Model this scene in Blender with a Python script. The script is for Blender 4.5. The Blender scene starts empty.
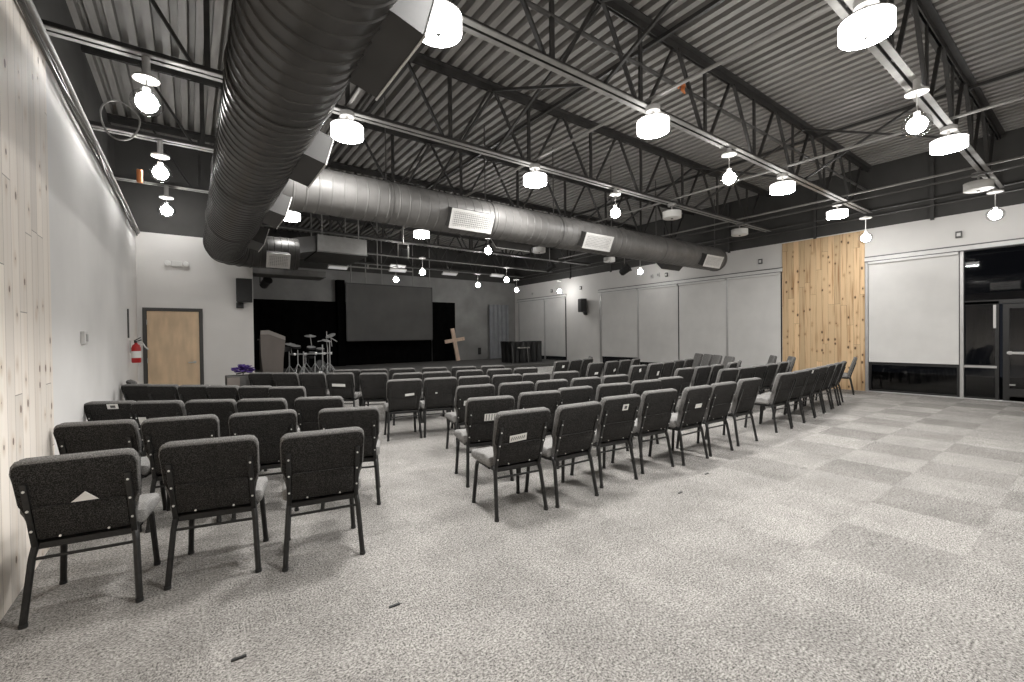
import bpy, bmesh, math, random
from mathutils import Vector, Matrix
random.seed(7)
scene = bpy.context.scene
COL = scene.collection
R = math.radians
PI = math.pi

# ------------------------------------------------------------------ materials
def new_mat(name):
    m = bpy.data.materials.new(name); m.use_nodes = True
    nt = m.node_tree
    for n in list(nt.nodes): nt.nodes.remove(n)
    out = nt.nodes.new('ShaderNodeOutputMaterial')
    b = nt.nodes.new('ShaderNodeBsdfPrincipled')
    nt.links.new(b.outputs[0], out.inputs[0])
    return m, nt, b, out

def mat(name, col, rough=.6, metal=0., noise=0., nscale=8., bump=0., bscale=60., stretch=(1, 1, 1), spec=None):
    m, nt, b, out = new_mat(name)
    b.inputs['Roughness'].default_value = rough
    b.inputs['Metallic'].default_value = metal
    if spec is not None: b.inputs['Specular IOR Level'].default_value = spec
    tc = nt.nodes.new('ShaderNodeTexCoord')
    mp = nt.nodes.new('ShaderNodeMapping'); mp.inputs['Scale'].default_value = stretch
    nt.links.new(tc.outputs['Object'], mp.inputs[0])
    n = nt.nodes.new('ShaderNodeTexNoise'); n.inputs['Scale'].default_value = nscale
    n.inputs['Detail'].default_value = 5
    nt.links.new(mp.outputs[0], n.inputs['Vector'])
    r = nt.nodes.new('ShaderNodeValToRGB')
    r.color_ramp.elements[0].position = .3; r.color_ramp.elements[1].position = .7
    lo = [max(0, c * (1 - noise)) for c in col[:3]]; hi = [min(1, c * (1 + noise)) for c in col[:3]]
    r.color_ramp.elements[0].color = (*lo, 1); r.color_ramp.elements[1].color = (*hi, 1)
    nt.links.new(n.outputs[0], r.inputs[0]); nt.links.new(r.outputs[0], b.inputs['Base Color'])
    if bump:
        n2 = nt.nodes.new('ShaderNodeTexNoise'); n2.inputs['Scale'].default_value = bscale
        nt.links.new(mp.outputs[0], n2.inputs['Vector'])
        bp = nt.nodes.new('ShaderNodeBump'); bp.inputs['Strength'].default_value = bump
        bp.inputs['Distance'].default_value = .01
        nt.links.new(n2.outputs[0], bp.inputs['Height']); nt.links.new(bp.outputs[0], b.inputs['Normal'])
    return m

def emit_mat(name, col, strength):
    m, nt, b, out = new_mat(name)
    b.inputs['Base Color'].default_value = (.8, .8, .8, 1)
    b.inputs['Emission Color'].default_value = (*col, 1)
    b.inputs['Emission Strength'].default_value = strength
    return m

def math_node(nt, op, a, b=None, c=None):
    n = nt.nodes.new('ShaderNodeMath'); n.operation = op
    for i, v in enumerate((a, b, c)):
        if v is None: continue
        if isinstance(v, (int, float)): n.inputs[i].default_value = v
        else: nt.links.new(v, n.inputs[i])
    return n.outputs[0]

def mix_col(nt, fac, a, b, blend='MIX'):
    n = nt.nodes.new('ShaderNodeMix'); n.data_type = 'RGBA'; n.blend_type = blend
    for i, v in ((0, fac), (6, a), (7, b)):
        if isinstance(v, (int, float)): n.inputs[i].default_value = v
        elif isinstance(v, tuple): n.inputs[i].default_value = (*v[:3], 1)
        else: nt.links.new(v, n.inputs[i])
    return n.outputs[2]

def carpet_mat():
    m, nt, b, out = new_mat('carpet_tiles')
    b.inputs['Roughness'].default_value = .95; b.inputs['Specular IOR Level'].default_value = .1
    tc = nt.nodes.new('ShaderNodeTexCoord')
    sep = nt.nodes.new('ShaderNodeSeparateXYZ'); nt.links.new(tc.outputs['Object'], sep.inputs[0])
    S = .66
    u = math_node(nt, 'DIVIDE', math_node(nt, 'SUBTRACT', sep.outputs[0], 5.33 - 20 * S), S)
    v = math_node(nt, 'DIVIDE', math_node(nt, 'SUBTRACT', sep.outputs[1], .57 - 20 * S), S)
    fu = math_node(nt, 'FLOOR', u); fv = math_node(nt, 'FLOOR', v)
    chk = math_node(nt, 'MODULO', math_node(nt, 'ADD', fu, fv), 2.)
    cmb = nt.nodes.new('ShaderNodeCombineXYZ'); nt.links.new(fu, cmb.inputs[0]); nt.links.new(fv, cmb.inputs[1])
    wn = nt.nodes.new('ShaderNodeTexWhiteNoise'); wn.noise_dimensions = '2D'; nt.links.new(cmb.outputs[0], wn.inputs['Vector'])
    # pile grain: two directions, one per tile orientation
    def grain(sc, scale=1., detail=3):
        mp = nt.nodes.new('ShaderNodeMapping'); mp.inputs['Scale'].default_value = sc
        nt.links.new(tc.outputs['Object'], mp.inputs[0])
        n = nt.nodes.new('ShaderNodeTexNoise'); n.inputs['Scale'].default_value = scale; n.inputs['Detail'].default_value = detail
        n.inputs['Roughness'].default_value = .8
        nt.links.new(mp.outputs[0], n.inputs['Vector']); return n.outputs[0]
    ga = grain((75, 115, 75), 1., 5); gb = grain((115, 75, 75), 1., 5)
    mg = nt.nodes.new('ShaderNodeMix'); nt.links.new(chk, mg.inputs[0]); nt.links.new(ga, mg.inputs[2]); nt.links.new(gb, mg.inputs[3])
    ramp = nt.nodes.new('ShaderNodeValToRGB')
    ramp.color_ramp.elements[0].position = .38; ramp.color_ramp.elements[1].position = .58
    ramp.color_ramp.elements[0].color = (.04, .037, .0345, 1); ramp.color_ramp.elements[1].color = (.46, .44, .415, 1)
    nt.links.new(mg.outputs[0], ramp.inputs[0])
    mot = grain((26, 34, 26), 1., 4)
    # large worn patches, where the checker shows less
    wear = grain((.5, .5, .5), 1., 4)
    wr = nt.nodes.new('ShaderNodeMapRange'); wr.inputs[1].default_value = .42; wr.inputs[2].default_value = .62
    nt.links.new(wear, wr.inputs[0])
    # checker fades towards the trodden middle of the room (x < 4 m)
    dx = nt.nodes.new('ShaderNodeMapRange'); dx.inputs[1].default_value = 2.6; dx.inputs[2].default_value = 6.0
    dx.inputs[3].default_value = .3; dx.inputs[4].default_value = 1.
    nt.links.new(sep.outputs[0], dx.inputs[0])
    tone = math_node(nt, 'ADD', math_node(nt, 'MULTIPLY', math_node(nt, 'SUBTRACT', .5, chk), .205),
                     math_node(nt, 'MULTIPLY', math_node(nt, 'SUBTRACT', wn.outputs[0], .5), .18))
    tone = math_node(nt, 'MULTIPLY', tone, dx.outputs[0])
    tone = math_node(nt, 'ADD', tone, 1.)
    blot = grain((1.6, 1.6, 1.6), 1., 5)
    tone = math_node(nt, 'MULTIPLY', tone, math_node(nt, 'ADD', math_node(nt, 'MULTIPLY', blot, 1.0), .5))
    tone = math_node(nt, 'MULTIPLY', tone, math_node(nt, 'ADD', math_node(nt, 'MULTIPLY', mot, 1.1), .45))
    # dark soil marks
    st = grain((2.2, 3.2, 2), 1., 2)
    sr = nt.nodes.new('ShaderNodeMapRange'); sr.inputs[1].default_value = .70; sr.inputs[2].default_value = .80
    sr.inputs[3].default_value = 1.; sr.inputs[4].default_value = .65
    nt.links.new(st, sr.inputs[0])
    tone = math_node(nt, 'MULTIPLY', tone, sr.outputs[0])
    cc = nt.nodes.new('ShaderNodeCombineColor')
    for i in range(3): nt.links.new(tone, cc.inputs[i])
    col = mix_col(nt, 1., ramp.outputs[0], cc.outputs[0], 'MULTIPLY')
    nt.links.new(col, b.inputs['Base Color'])
    bp = nt.nodes.new('ShaderNodeBump'); bp.inputs['Strength'].default_value = .5; bp.inputs['Distance'].default_value = .006
    nt.links.new(mg.outputs[0], bp.inputs['Height']); nt.links.new(bp.outputs[0], b.inputs['Normal'])
    return m

def wood_mat(name, base, dark, knot, board, axis, knots=.2, streak=.5):
    """vertical boards; axis = 0/1 horizontal axis across the boards (object coords)"""
    m, nt, b, out = new_mat(name)
    b.inputs['Roughness'].default_value = .6
    tc = nt.nodes.new('ShaderNodeTexCoord')
    sep = nt.nodes.new('ShaderNodeSeparateXYZ'); nt.links.new(tc.outputs['Object'], sep.inputs[0])
    h = sep.outputs[axis]; z = sep.outputs[2]
    u = math_node(nt, 'DIVIDE', math_node(nt, 'ADD', h, 50.), board)
    fu = math_node(nt, 'FLOOR', u); fr = math_node(nt, 'FRACT', u)
    wn = nt.nodes.new('ShaderNodeTexWhiteNoise'); wn.noise_dimensions = '1D'; nt.links.new(fu, wn.inputs['W'])
    # board ends at differing heights
    zz = math_node(nt, 'ADD', math_node(nt, 'DIVIDE', z, 2.4), math_node(nt, 'MULTIPLY', wn.outputs[0], 7.3))
    fz = math_node(nt, 'FLOOR', zz); frz = math_node(nt, 'FRACT', zz)
    cmb = nt.nodes.new('ShaderNodeCombineXYZ'); nt.links.new(fu, cmb.inputs[0]); nt.links.new(fz, cmb.inputs[1])
    wn2 = nt.nodes.new('ShaderNodeTexWhiteNoise'); wn2.noise_dimensions = '2D'; nt.links.new(cmb.outputs[0], wn2.inputs['Vector'])
    # grain
    cg = nt.nodes.new('ShaderNodeCombineXYZ')
    nt.links.new(math_node(nt, 'MULTIPLY', h, 22.), cg.inputs[0])
    nt.links.new(math_node(nt, 'MULTIPLY', z, .9), cg.inputs[1])
    nt.links.new(math_node(nt, 'MULTIPLY', wn2.outputs[0], 40.), cg.inputs[2])
    g = nt.nodes.new('ShaderNodeTexNoise'); g.inputs['Scale'].default_value = 1.; g.inputs['Detail'].default_value = 4
    nt.links.new(cg.outputs[0], g.inputs['Vector'])
    gr = nt.nodes.new('ShaderNodeMapRange'); gr.inputs[1].default_value = .52; gr.inputs[2].default_value = .75
    nt.links.new(g.outputs[0], gr.inputs[0])
    col = mix_col(nt, math_node(nt, 'MULTIPLY', gr.outputs[0], streak), base, dark)
    tone = math_node(nt, 'ADD', math_node(nt, 'MULTIPLY', wn2.outputs[0], .35), .82)
    cc = nt.nodes.new('ShaderNodeCombineColor')
    for i in range(3): nt.links.new(tone, cc.inputs[i])
    col = mix_col(nt, 1., col, cc.outputs[0], 'MULTIPLY')
    # knots
    ck = nt.nodes.new('ShaderNodeCombineXYZ')
    nt.links.new(math_node(nt, 'MULTIPLY', h, 1 / board * .95), ck.inputs[0])
    nt.links.new(math_node(nt, 'MULTIPLY', z, 4.2), ck.inputs[1])
    vo = nt.nodes.new('ShaderNodeTexVoronoi'); vo.voronoi_dimensions = '2D'; vo.inputs['Scale'].default_value = 1.
    nt.links.new(ck.outputs[0], vo.inputs['Vector'])
    seprand = nt.nodes.new('ShaderNodeSeparateColor'); nt.links.new(vo.outputs['Color'], seprand.inputs[0])
    rad = math_node(nt, 'MULTIPLY', math_node(nt, 'SUBTRACT', seprand.outputs[0], .58), knots)
    k = math_node(nt, 'LESS_THAN', vo.outputs['Distance'], rad)
    halo = nt.nodes.new('ShaderNodeMapRange'); halo.inputs[1].default_value = 0.; halo.inputs[2].default_value = .28
    halo.inputs[3].default_value = .6; halo.inputs[4].default_value = 0.
    nt.links.new(vo.outputs['Distance'], halo.inputs[0])
    hal = math_node(nt, 'MULTIPLY', halo.outputs[0], math_node(nt, 'GREATER_THAN', seprand.outputs[0], .55))
    col = mix_col(nt, hal, col, dark)
    col = mix_col(nt, math_node(nt, 'MULTIPLY', k, .85), col, knot)
    # seams
    s1 = math_node(nt, 'LESS_THAN', fr, .035 * .1 / board)
    s2 = math_node(nt, 'LESS_THAN', frz, .0022)
    seam = math_node(nt, 'MAXIMUM', s1, s2)
    col = mix_col(nt, math_node(nt, 'MULTIPLY', seam, .75), col, tuple(c * .25 for c in dark))
    nt.links.new(col, b.inputs['Base Color'])
    return m

def glass_mat(name, tint=.85, refl=.12):
    m = bpy.data.materials.new(name); m.use_nodes = True; nt = m.node_tree
    for n in list(nt.nodes): nt.nodes.remove(n)
    out = nt.nodes.new('ShaderNodeOutputMaterial')
    t = nt.nodes.new('ShaderNodeBsdfTransparent'); t.inputs[0].default_value = (tint, tint, tint, 1)
    g = nt.nodes.new('ShaderNodeBsdfGlossy'); g.inputs['Roughness'].default_value = .02
    lw = nt.nodes.new('ShaderNodeLayerWeight'); lw.inputs[0].default_value = .35
    mr = nt.nodes.new('ShaderNodeMapRange'); mr.inputs[3].default_value = refl * .5; mr.inputs[4].default_value = min(1, refl * 5)
    nt.links.new(lw.outputs['Facing'], mr.inputs[0])
    mx = nt.nodes.new('ShaderNodeMixShader')
    nt.links.new(mr.outputs[0], mx.inputs[0]); nt.links.new(t.outputs[0], mx.inputs[1]); nt.links.new(g.outputs[0], mx.inputs[2])
    nt.links.new(mx.outputs[0], out.inputs[0])
    return m

def fabric_mat(name, dark, fleck):
    m, nt, b, out = new_mat(name)
    b.inputs['Roughness'].default_value = .95; b.inputs['Specular IOR Level'].default_value = .15
    tc = nt.nodes.new('ShaderNodeTexCoord')
    n = nt.nodes.new('ShaderNodeTexNoise'); n.inputs['Scale'].default_value = 190; n.inputs['Detail'].default_value = 2
    n.inputs['Roughness'].default_value = .8
    nt.links.new(tc.outputs['Object'], n.inputs['Vector'])
    r = nt.nodes.new('ShaderNodeValToRGB')
    r.color_ramp.elements[0].position = .45; r.color_ramp.elements[1].position = .72
    r.color_ramp.elements[0].color = (*dark, 1); r.color_ramp.elements[1].color = (*fleck, 1)
    nt.links.new(n.outputs[0], r.inputs[0]); nt.links.new(r.outputs[0], b.inputs['Base Color'])
    bp = nt.nodes.new('ShaderNodeBump'); bp.inputs['Strength'].default_value = .4; bp.inputs['Distance'].default_value = .004
    nt.links.new(n.outputs[0], bp.inputs['Height']); nt.links.new(bp.outputs[0], b.inputs['Normal'])
    return m

M = {}
M['carpet'] = carpet_mat()
M['wall'] = mat('warm_white_paint', (.69, .673, .65), .75, noise=.05, nscale=1.2)
M['wall_left'] = mat('left_wall_paint', (.74, .725, .705), .7, noise=.07, nscale=.9)
M['trim'] = mat('trim_paint', (.66, .65, .635), .5, noise=.03)
M['dark_wall'] = mat('black_upper_wall', (.055, .053, .05), .8, noise=.15, nscale=2)
M['stage_wall'] = mat('charcoal_stage_wall', (.27, .266, .258), .55, noise=.2, nscale=1.3)
M['black'] = mat('black_paint', (.008, .008, .008), .85, noise=.2, nscale=3, spec=.1)
M['backdrop'] = mat('black_cloth', (.004, .004, .004), 1., noise=.3, nscale=4, spec=0.)
M['deck'] = mat('roof_deck_paint', (.30, .288, .272), .5, noise=.16, nscale=5, stretch=(2, .35, 2))
M['joist'] = mat('joist_dark_paint', (.05, .048, .046), .45, noise=.25, nscale=6)
M['chord'] = mat('joist_grey_paint', (.33, .325, .31), .4, noise=.2, nscale=5)
M['pipe'] = mat('galvanised_conduit', (.34, .33, .315), .55, metal=.1, noise=.1)
M['dpipe'] = mat('dark_pipe', (.09, .087, .083), .4, noise=.2)
M['duct'] = mat('duct_grey_paint', (.06, .058, .055), .36, metal=.2, noise=.28, nscale=3.5, stretch=(1, 1, 1))
M['duct2'] = mat('branch_duct_paint', (.155, .15, .144), .48, metal=.1, noise=.22, nscale=3)
M['ahu'] = mat('air_handler_steel', (.27, .265, .255), .5, metal=.1, noise=.1)
M['boot'] = mat('duct_boot_steel', (.05, .048, .046), .5, metal=.1, noise=.12, nscale=4)
M['grille'] = mat('grille_white', (.72, .71, .69), .45, noise=.03)
M['grille_dark'] = mat('grille_core', (.33, .325, .315), .5, noise=.1)
M['fabric'] = fabric_mat('seat_fabric_lit', (.19, .185, .178), (.44, .43, .415))  # chair cloth lightened, overhead lamplight painted into the seat colour
M['fabric_back_shaded'] = fabric_mat('back_fabric_shaded', (.012, .0115, .011), (.095, .091, .087))  # same chair cloth darkened, shade on the backs painted into the colour
M['maroon'] = fabric_mat('maroon_fabric', (.05, .02, .02), (.12, .06, .06))
M['fabric_rim_lit'] = fabric_mat('rim_fabric_lit', (.10, .097, .093), (.29, .28, .27))  # cloth lightened so the backrest edges look caught by the lamps
M['frame'] = mat('chair_frame', (.014, .0136, .013), .42, spec=.4, noise=.35, nscale=60)
M['screw'] = mat('screw_steel', (.7, .7, .68), .3, metal=.7)
M['card'] = mat('white_card', (.82, .81, .78), .6, noise=.02)
M['print'] = mat('printed_grey', (.12, .12, .12), .7)
M['drum_lit'] = emit_mat('lit_drum_shade', (1., .985, .96), 3.2)
M['drum_diff'] = emit_mat('lit_drum_diffuser', (1., .985, .96), 120.)
M['drum_dim'] = emit_mat('dimmed_drum_diffuser', (1., .985, .96), 20.)
M['drum_soft'] = emit_mat('soft_drum_diffuser', (1., .985, .96), 50.)
M['drum_off'] = mat('unlit_drum_shade', (.80, .79, .76), .5, noise=.02)
M['bulb'] = emit_mat('pendant_bulb', (1., .985, .96), 52.)
M['led'] = emit_mat('stage_panel', (1., .98, .95), .12)
M['glass'] = glass_mat('pendant_glass', .93, .1)
M['win_glass'] = glass_mat('window_glass', .5, .07)
M['white_metal'] = mat('white_metal', (.6, .59, .57), .4, noise=.03)
M['alu'] = mat('bronze_aluminium', (.022, .0215, .021), .4, metal=.2, noise=.1)
M['alu_light'] = mat('light_aluminium', (.5, .49, .48), .35, metal=.5, noise=.05)
M['blind'] = mat('roller_blind_cloth', (.655, .643, .623), .8, noise=.05, nscale=2.2)
M['wood_l'] = wood_mat('pale_pine_boards', (.83, .765, .69), (.55, .42, .30), (.10, .06, .035), .135, 1, knots=.26, streak=.3)
M['wood_r'] = wood_mat('golden_pine_boards', (.69, .49, .285), (.33, .155, .055), (.06, .03, .012), .135, 1, knots=.36, streak=.95)
M['door_wood'] = mat('birch_door', (.66, .49, .32), .45, noise=.16, nscale=2.2, stretch=(3, 3, .8))
M['door_frame'] = mat('dark_door_frame', (.055, .053, .05), .5)
M['steel'] = mat('brushed_steel', (.55, .54, .52), .3, metal=.9)
M['red'] = mat('extinguisher_red', (.45, .015, .015), .3)
M['screen'] = mat('grey_screen', (.105, .102, .098), .7, noise=.12, nscale=1.5)
M['lectern'] = mat('grey_brown_laminate', (.19, .163, .145), .5, noise=.08, nscale=5, stretch=(1, 1, .3))
M['lectern_edge'] = mat('lectern_edge', (.34, .31, .285), .5)
M['cross'] = mat('cross_pine', (.70, .52, .40), .6, noise=.15, nscale=4, stretch=(4, 4, 1))
M['tablecloth'] = mat('black_tablecloth', (.008, .008, .008), .38, noise=.2, nscale=6)
M['stage_floor'] = mat('stage_carpet', (.10, .097, .092), .9, noise=.2, nscale=12)
M['step'] = mat('light_step_carpet', (.74, .73, .71), .9, noise=.1, nscale=20)
M['chrome'] = mat('chrome_hardware', (.75, .75, .75), .3, metal=.5)
M['rubber'] = mat('black_rubber', (.02, .02, .02), .55)
M['drum_head'] = mat('mesh_drum_head', (.5, .5, .5), .5)
M['curtain'] = mat('grey_curtain', (.24, .245, .26), .75, noise=.1, nscale=4)
M['planter'] = mat('planter_dark', (.075, .072, .068), .6, noise=.1)
M['purple'] = mat('purple_petals', (.07, .03, .20), .7, noise=.3, nscale=20)
M['mat'] = mat('tan_door_mat', (.30, .235, .19), .95, noise=.15, nscale=40)
M['orange'] = mat('orange_ribbon', (.70, .24, .08), .6)
M['skin_dark'] = mat('speaker_mesh', (.02, .02, .02), .6, noise=.4, nscale=90)
M['ext'] = mat('night_ground', (.02, .02, .02), .9)

# ------------------------------------------------------------------ mesh builder
class MB:
    def __init__(self): self.bm = bmesh.new()
    def box(self, x0, x1, y0, y1, z0, z1, bevel=0., mtx=None):
        bm = self.bm
        vs = [bm.verts.new((x, y, z)) for x in (x0, x1) for y in (y0, y1) for z in (z0, z1)]
        f = [(0, 1, 3, 2), (4, 6, 7, 5), (0, 4, 5, 1), (2, 3, 7, 6), (0, 2, 6, 4), (1, 5, 7, 3)]
        fs = [bm.faces.new([vs[i] for i in q]) for q in f]
        if mtx is not None:
            for v in vs: v.co = mtx @ v.co
        if bevel:
            es = list({e for q in fs for e in q.edges})
            bmesh.ops.bevel(bm, geom=es, offset=bevel, segments=2, profile=.5, affect='EDGES')
        return self
    def tube(self, pts, r, n=8, cap=True, flat=1., closed=False):
        bm = self.bm; pts = [Vector(p) for p in pts]; rings = []
        rad = r if isinstance(r, (list, tuple)) else [r] * len(pts)
        up = None
        for i, p in enumerate(pts):
            if closed: t = pts[(i + 1) % len(pts)] - pts[i - 1]
            elif i == 0: t = pts[1] - p
            elif i == len(pts) - 1: t = p - pts[i - 1]
            else: t = (pts[i + 1] - p).normalized() + (p - pts[i - 1]).normalized()
            t.normalize()
            if up is None:
                a = Vector((0, 0, 1)) if abs(t.z) < .9 else Vector((1, 0, 0))
                up = (a - t * a.dot(t)).normalized()
            else:
                up = (up - t * up.dot(t)).normalized()
            sd = t.cross(up)
            k = 1.
            if not closed and 0 < i < len(pts) - 1:
                c = (pts[i + 1] - p).normalized().dot((p - pts[i - 1]).normalized())
                k = 1. / max(.6, math.sqrt(max(.1, (1 + c) / 2)))
            rings.append([bm.verts.new(p + (up * math.cos(2 * PI * j / n) * flat + sd * math.sin(2 * PI * j / n)) * rad[i] * k) for j in range(n)])
        m = len(rings)
        for i in range(m if closed else m - 1):
            a, b = rings[i], rings[(i + 1) % m]
            for j in range(n): bm.faces.new((a[j], a[(j + 1) % n], b[(j + 1) % n], b[j]))
        if cap and not closed:
            bm.faces.new(list(reversed(rings[0]))); bm.faces.new(rings[-1])
        return self
    def lathe(self, prof, c=(0, 0, 0), n=24, mtx=None, cap=True):
        """prof: list of (radius, z)"""
        bm = self.bm; c = Vector(c); rings = []
        for r, z in prof:
            ring = []
            for j in range(n):
                v = Vector((r * math.cos(2 * PI * j / n), r * math.sin(2 * PI * j / n), z))
                if mtx is not None: v = mtx @ v
                ring.append(bm.verts.new(v + c))
            rings.append(ring)
        for a, b in zip(rings, rings[1:]):
            for j in range(n): bm.faces.new((a[j], a[(j + 1) % n], b[(j + 1) % n], b[j]))
        if cap:
            if prof[0][0] > 1e-5: bm.faces.new(list(reversed(rings[0])))
            if prof[-1][0] > 1e-5: bm.faces.new(rings[-1])
        return self
    def prism(self, outline, axis, a0, a1, bevel=0., mtx=None, segs=2):
        """outline: 2-D points; axis 'x','y','z' the extrusion axis"""
        bm = self.bm
        def co(p, a):
            u, v = p
            q = Vector({'x': (a, u, v), 'y': (u, a, v), 'z': (u, v, a)}[axis])
            return mtx @ q if mtx is not None else q
        A = [bm.verts.new(co(p, a0)) for p in outline]; B = [bm.verts.new(co(p, a1)) for p in outline]
        n = len(outline)
        fs = [bm.faces.new(A), bm.faces.new(list(reversed(B)))]
        for i in range(n): fs.append(bm.faces.new((A[i], B[i], B[(i + 1) % n], A[(i + 1) % n])))
        if bevel:
            es = [e for f in fs[:2] for e in f.edges]
            bmesh.ops.bevel(bm, geom=es, offset=bevel, segments=segs, profile=.5, affect='EDGES')
        return self
    def bar(self, a, b, w, h=None):
        """square bar between two points"""
        h = h or w
        a = Vector(a); b = Vector(b); t = (b - a).normalized()
        ref = Vector((0, 0, 1)) if abs(t.z) < .95 else Vector((0, 1, 0))
        s = t.cross(ref).normalized(); u = s.cross(t)
        bm = self.bm
        q = [(-1, -1), (1, -1), (1, 1), (-1, 1)]
        A = [bm.verts.new(a + s * w / 2 * i + u * h / 2 * j) for i, j in q]
        B = [bm.verts.new(b + s * w / 2 * i + u * h / 2 * j) for i, j in q]
        bm.faces.new(list(reversed(A))); bm.faces.new(B)
        for i in range(4): bm.faces.new((A[i], A[(i + 1) % 4], B[(i + 1) % 4], B[i]))
        return self
    def sphere(self, c, r, n=16, sz=1.):
        prof = [(r * math.sin(PI * i / (n // 2)), -r * sz * math.cos(PI * i / (n // 2))) for i in range(n // 2 + 1)]
        prof = [(max(a, 1e-4), b) for a, b in prof]
        return self.lathe(prof, c, n, cap=False)
    def mesh(self, name, smooth=True):
        bmesh.ops.recalc_face_normals(self.bm, faces=self.bm.faces[:])
        me = bpy.data.meshes.new(name); self.bm.to_mesh(me); self.bm.free()
        if smooth:
            for p in me.polygons: p.use_smooth = True
            me.set_sharp_from_angle(angle=R(38))
        return me
    def build(self, name, m, parent=None, smooth=True, loc=None):
        me = self.mesh(name, smooth)
        me.materials.append(M[m] if isinstance(m, str) else m)
        o = bpy.data.objects.new(name, me); COL.objects.link(o)
        if parent: o.parent = parent
        if loc: o.location = loc
        return o

def tag(o, label=None, cat=None, group=None, kind=None):
    if label: o['label'] = label
    if cat: o['category'] = cat
    if group: o['group'] = group
    if kind: o['kind'] = kind
    return o

def thing(name, label, cat, loc=(0, 0, 0), rz=0., group=None):
    o = bpy.data.objects.new(name, None); COL.objects.link(o)
    o.empty_display_size = .1
    o.location = loc; o.rotation_euler = (0, 0, rz)
    return tag(o, label, cat, group)

def kids(o): return [c for c in bpy.data.objects if c.parent == o]
def copy_tree(o, tree, parent=None):
    c = o.copy(); COL.objects.link(c); c.parent = parent
    for ch, sub in tree: copy_tree(ch, sub, c)
    return c
def tree_of(o): return [(c, tree_of(c)) for c in kids(o)]

def struct(o, label, cat=None): return tag(o, label, cat, kind='structure')

# ------------------------------------------------------------------ room constants
XL, XR, YD, YB = -.841, 13.395, 11.39, 18.07
ZL, ZR, ZDK = 3.56, 3.965, 5.46
YN = -3.2
XU = -1.12     # dark upper wall behind the left wall ledge
# ------------------------------------------------------------------ floor
o = MB().box(XU - .2, XR + .2, YN, YB + .2, -.12, 0).build('floor', 'carpet', smooth=False); struct(o, 'grey speckled carpet tile floor')
# ceiling : fluted roof deck, flutes run along Y
mb = MB(); bm = mb.bm
pitch = .18; x = XU - .2; prof = []
while x < XR + .3:
    prof += [(x, ZDK), (x + .088, ZDK), (x + .094, ZDK + .13), (x + .174, ZDK + .13)]
    x += pitch
ra = [bm.verts.new((a, YN, b)) for a, b in prof]; rb = [bm.verts.new((a, YB + .2, b)) for a, b in prof]
for i in range(len(prof) - 1): bm.faces.new((ra[i], rb[i], rb[i + 1], ra[i + 1]))
o = mb.build('ceiling', 'deck', smooth=False); struct(o, 'dark fluted metal roof deck')

# left wall
o = MB().box(XL - .25, XL, YN, YD + .2, 0, ZL).build('wall_left', 'wall_left', smooth=False); struct(o, 'pale grey painted left wall')
o = MB().box(XU - .2, XU, YN, YB + .2, ZL - .1, ZDK + .14).build('wall_left', 'dark_wall', smooth=False); struct(o, 'dark upper part of the left wall')
o = MB().box(XL, XL + .022, YN, 4.60, 0.005, ZL - .01).build('trim_1', 'wood_l', smooth=False); struct(o, 'pale knotty pine board cladding on the left wall')
# back wall with the wooden door (wall pieces around the door opening)
DX0, DX1, DZ = -.70, .16, 2.05
mb = MB()
mb.box(XL - .25, DX0 - .06, YD, YD + .18, 0, ZL + .05).box(DX1 + .06, 1.15, YD, YD + .18, 0, ZL + .05).box(DX0 - .06, DX1 + .06, YD, YD + .18, DZ + .06, ZL + .05)
o = mb.build('wall_back', 'wall', smooth=False); struct(o, 'pale back wall around the wooden door')
o = MB().box(XU - .1, 1.15, YD + .02, YD + .16, ZL + .05, ZDK + .14).build('wall_back', 'dark_wall', smooth=False); struct(o, 'dark upper wall above the wooden door')
o = MB().box(1.0, 1.13, YD + .18, YB, 0, ZDK + .14).build('wall_stage_side', 'stage_wall', smooth=False); struct(o, 'dark side wall of the stage recess')
# stage back wall
o = MB().box(1.0, XR + .2, YB, YB + .2, 0, 4.12).build('wall_stage', 'stage_wall', smooth=False); struct(o, 'charcoal grey wall behind the stage')
o = MB().box(1.0, XR + .2, YB + .01, YB + .2, 4.12, ZDK + .14).build('wall_stage', 'dark_wall', smooth=False); struct(o, 'black upper wall behind the stage')
# near wall behind the camera
o = MB().box(XU - .2, XR + .2, YN - .2, YN, 0, ZDK + .14).build('wall_near', 'wall', smooth=False); struct(o, 'pale wall at the near end of the hall')
# right wall with openings
ZH = 3.20
openings = [(-.9, 3.60), (5.52, 12.32), (14.28, 17.78)]
mb = MB(); y = YN
for a, b in openings:
    mb.box(XR, XR + .22, y, a, 0, ZR); mb.box(XR, XR + .22, a, b, ZH, ZR); y = b
mb.box(XR, XR + .22, y, YB + .2, 0, ZR)
mb.box(XR, XR + .22, 14.28, 17.78, 0, .36)
o = mb.build('wall_right', 'wall', smooth=False); struct(o, 'pale right wall with window openings')
o = MB().box(XR + .02, XR + .22, YN, YB + .2, ZR, ZDK + .14).build('wall_right', 'dark_wall', smooth=False); struct(o, 'black upper part of the right wall')
o = MB().box(XR - .03, XR, 3.64, 5.50, .005, ZR - .03).build('trim_2', 'wood_r', smooth=False); struct(o, 'golden knotty pine board cladding on the right wall')
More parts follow.
